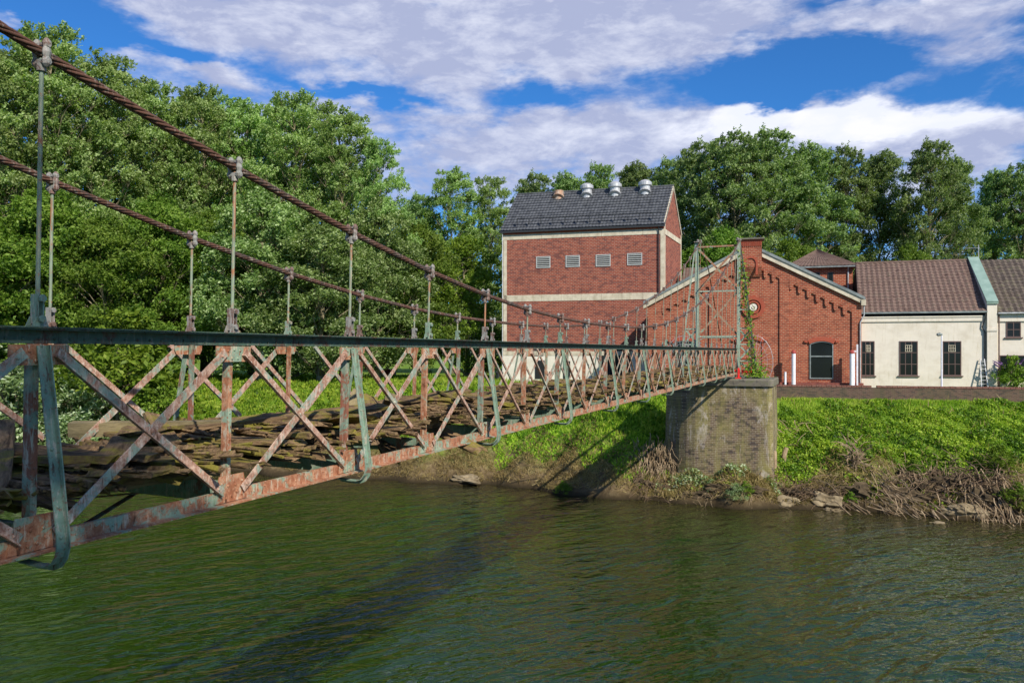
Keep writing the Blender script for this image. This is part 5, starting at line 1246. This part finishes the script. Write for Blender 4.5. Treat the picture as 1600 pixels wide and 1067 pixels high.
for (px, py, n, sp, L_, r, mt, lab, dv, sd_) in [
  (1395, 774, 170, (1.8,.7,.3), 2.6, .034, 'drift', 'spread of pale driftwood branches fanning toward the water in the middle of the right bank', (.75,-.5,-.25), 1),
  (1335, 730, 60, (.35,.4,.6), 1.4, .045, 'drift', 'pale upturned root crown sticking up right of the pier', (0,-.2,.7), 2),
  (1500, 762, 620, (1.7,.55,.5), 1.3, .028, 'drift_dark', 'big dark tangle of flood debris at the right end of the bank', None, 3),
  (1570, 785, 420, (1.3,.8,.45), 1.3, .028, 'drift', 'brown root tangle hanging to the water at the far right', (.3,-.5,-.6), 4),
  (1440, 750, 260, (.9,.5,.35), 1.5, .022, 'drift', 'arched brown twigs left of the big dark tangle', (.3,-.4,-.4), 5),
  (1260, 774, 340, (1.2,.45,.25), 1.0, .024, 'drift_dark', 'brown brushwood at the foot of the bank right of the pier', None, 6),
  (1240, 685, 22, (.8,.7,.35), 1.6, .03, 'drift', 'few bleached sticks leaning on the weeds beside the pier', None, 7),
  (1030, 735, 600, (.6,.7,.75), 1.0, .022, 'drift', 'tall bundle of brown flood debris caught on the left corner of the pier', (.1,-.2,-.9), 8),
  (1015, 765, 300, (.8,.5,.3), .9, .02, 'drift_dark', 'dark brushwood below the bundle at the left corner of the pier', None, 9),
  (1130, 765, 160, (1.5,.4,.15), .7, .016, 'drift', 'twigs strewn on the mud ledge in front of the pier', None, 10)]:
    X, Y = onbank(px, py); sticks('driftwood_tangle', lab, (X, Y), n, sp, L_, r, M[mt], sd_, 1, dv)
# shrubs growing on the debris
for (px, py, h, lab, pr) in [(1555, 735, 1.5, 'dark green bramble on top of the big debris tangle', 'bush1'), (1150, 778, .9, 'low grey green weeds on the mud ledge in front of the pier', 'willow1'), (1165, 772, .8, 'green seedlings at the right foot of the pier', 'bush1'),
                         (1430, 745, 1.1, 'green shrub between the pale branches and the dark tangle', 'bush1'), (1330, 785, .6, 'small green tuft at the waterline below the root crown', 'bush1'), (880, 770, .8, 'dark green grass clump hanging over the water left of the pier', 'bush1'),
                         (1592, 790, 1.3, 'green shrub at the far right of the debris', 'bush1'), (1110, 765, .7, 'pale seedlings on the ledge below the stained brickwork', 'willow1')]:
    X, Y = onbank(px, py); T = thing('shrub', lab, 'shrub', (X, Y, max(0, ground_z(X, Y))-.1), R.uniform(0, 6))
    s_ = h/NAT[pr]; T.scale = (s_*1.5, s_*1.3, s_)
    for nm, me in zip(('stems', 'leaves'), PR[pr]):
        c = bpy.data.objects.new(nm, me); COL.objects.link(c); c.parent = T
# cut stump posts by the pier
for (px, py, h, lean_, lab) in ((1210, 735, 1.15, (0,0), 'sawn off trunk standing against the right side of the pier'), (1222, 722, .9, (.25,.1), 'leaning broken stump just right of the sawn off trunk')):
    X, Y = onbank(px, py); T = MB(); T.tube([(0,0,-.4),(lean_[0]*.5,0,h*.5),(lean_[0],lean_[1],h)], [.17,.15,.14], 9); o = T.build('tree_stump', M['drift'], None, (X, Y, ground_z(X, Y))); tag(o, lab, 'stump')
# mud slabs and stones at the water
def boulder(px, py, s3, lab, seed, mt='mud'):
    X, Y = onbank(px, py); r = random.Random(seed); import bmesh
    bm = bmesh.new(); bmesh.ops.create_icosphere(bm, subdivisions=4, radius=1)
    for v in bm.verts:
        k = .9+.55*mnoise.noise(v.co*1.3+V((seed*3,0,0)))+.25*mnoise.noise(v.co*3.1+V((seed*5,2,0)))+.08*mnoise.noise(v.co*7); v.co = V((v.co.x*s3[0]*k, v.co.y*s3[1]*k, v.co.z*s3[2]*k))
    me = bpy.data.meshes.new('mud_slab'); bm.to_mesh(me); bm.free(); me.materials.append(M[mt])
    o = bpy.data.objects.new('mud_slab', me); COL.objects.link(o); o.location = (X, Y, max(0, ground_z(X, Y))); o.rotation_euler.z = r.uniform(-.3, .3); tag(o, lab, 'mud slab')
boulder(728, 748, (1.3,.7,.28), 'pale slab of dried mud at the waterline left of the pier', 1)
boulder(1230, 785, (.9,.6,.38), 'grey brown mud block overhanging the water right of the pier', 2)
boulder(1288, 782, (1.0,.7,.45), 'tan mud lump at the waterline below the bleached sticks', 3)
boulder(1300, 797, (.55,.35,.12), 'small flat light stone in the shallow water', 4)
boulder(1505, 800, (1.0,.5,.4), 'ochre mud lump under the big dark tangle', 5)
boulder(1465, 817, (.35,.25,.07), 'wet flat stone just breaking the water surface', 6)
# climbing vine on the tower
def vine():
    rng = np.random.default_rng(3); P = []; mb = MB()
    c0 = V(((NX+FX)/2, TY+.25, TZ)); hw = W/2; topz = CAMZ+.165+6.86-TZ
    for s_ in range(7):
        p = V((hw+1.0+rng.normal(0,.15), rng.normal(0,.2), 0)); pts = []
        H_ = topz*rng.uniform(.5, .93)
        for i in range(26):
            z = H_*i/25; xr2 = hw+1.05-(1.05-.16)*z/topz
            q = c0+V((xr2+.10*math.sin(i*.9+s_*2)+rng.normal(0,.05), .14*math.cos(i*.7+s_)+rng.normal(0,.04), z)); pts.append(q)
            for _ in range(int(rng.integers(0, 9))):
                P.append(q+V(rng.normal(0, .15 if z > 1 else .3, 3)))
        mb.tube(pts, .012, 4, False)
    for _ in range(420): P.append(c0+V((hw+1.15+rng.normal(0,.35), rng.normal(0,.3), abs(rng.normal(0,.55)))))
    T = thing('climbing_vine', 'green creeper climbing the near raking leg of the iron tower', 'plant', (c0.x+hw+1, c0.y, c0.z))
    P = np.array([list(p) for p in P])-np.array([c0.x+hw+1, c0.y, c0.z]); n = len(P)
    me = leafmesh('leaves', P, unit(n, rng)+np.array([.3,-.6,.3]), rng.uniform(.05, .10, n), M['leaf_bright'], 1.4, seed=2)
    o = bpy.data.objects.new('leaves', me); COL.objects.link(o); o.parent = T
    mb.v = [(v[0]-c0.x-hw-1, v[1]-c0.y, v[2]-c0.z) for v in mb.v]; mb.build('stems', M['bark'], T)
vine()
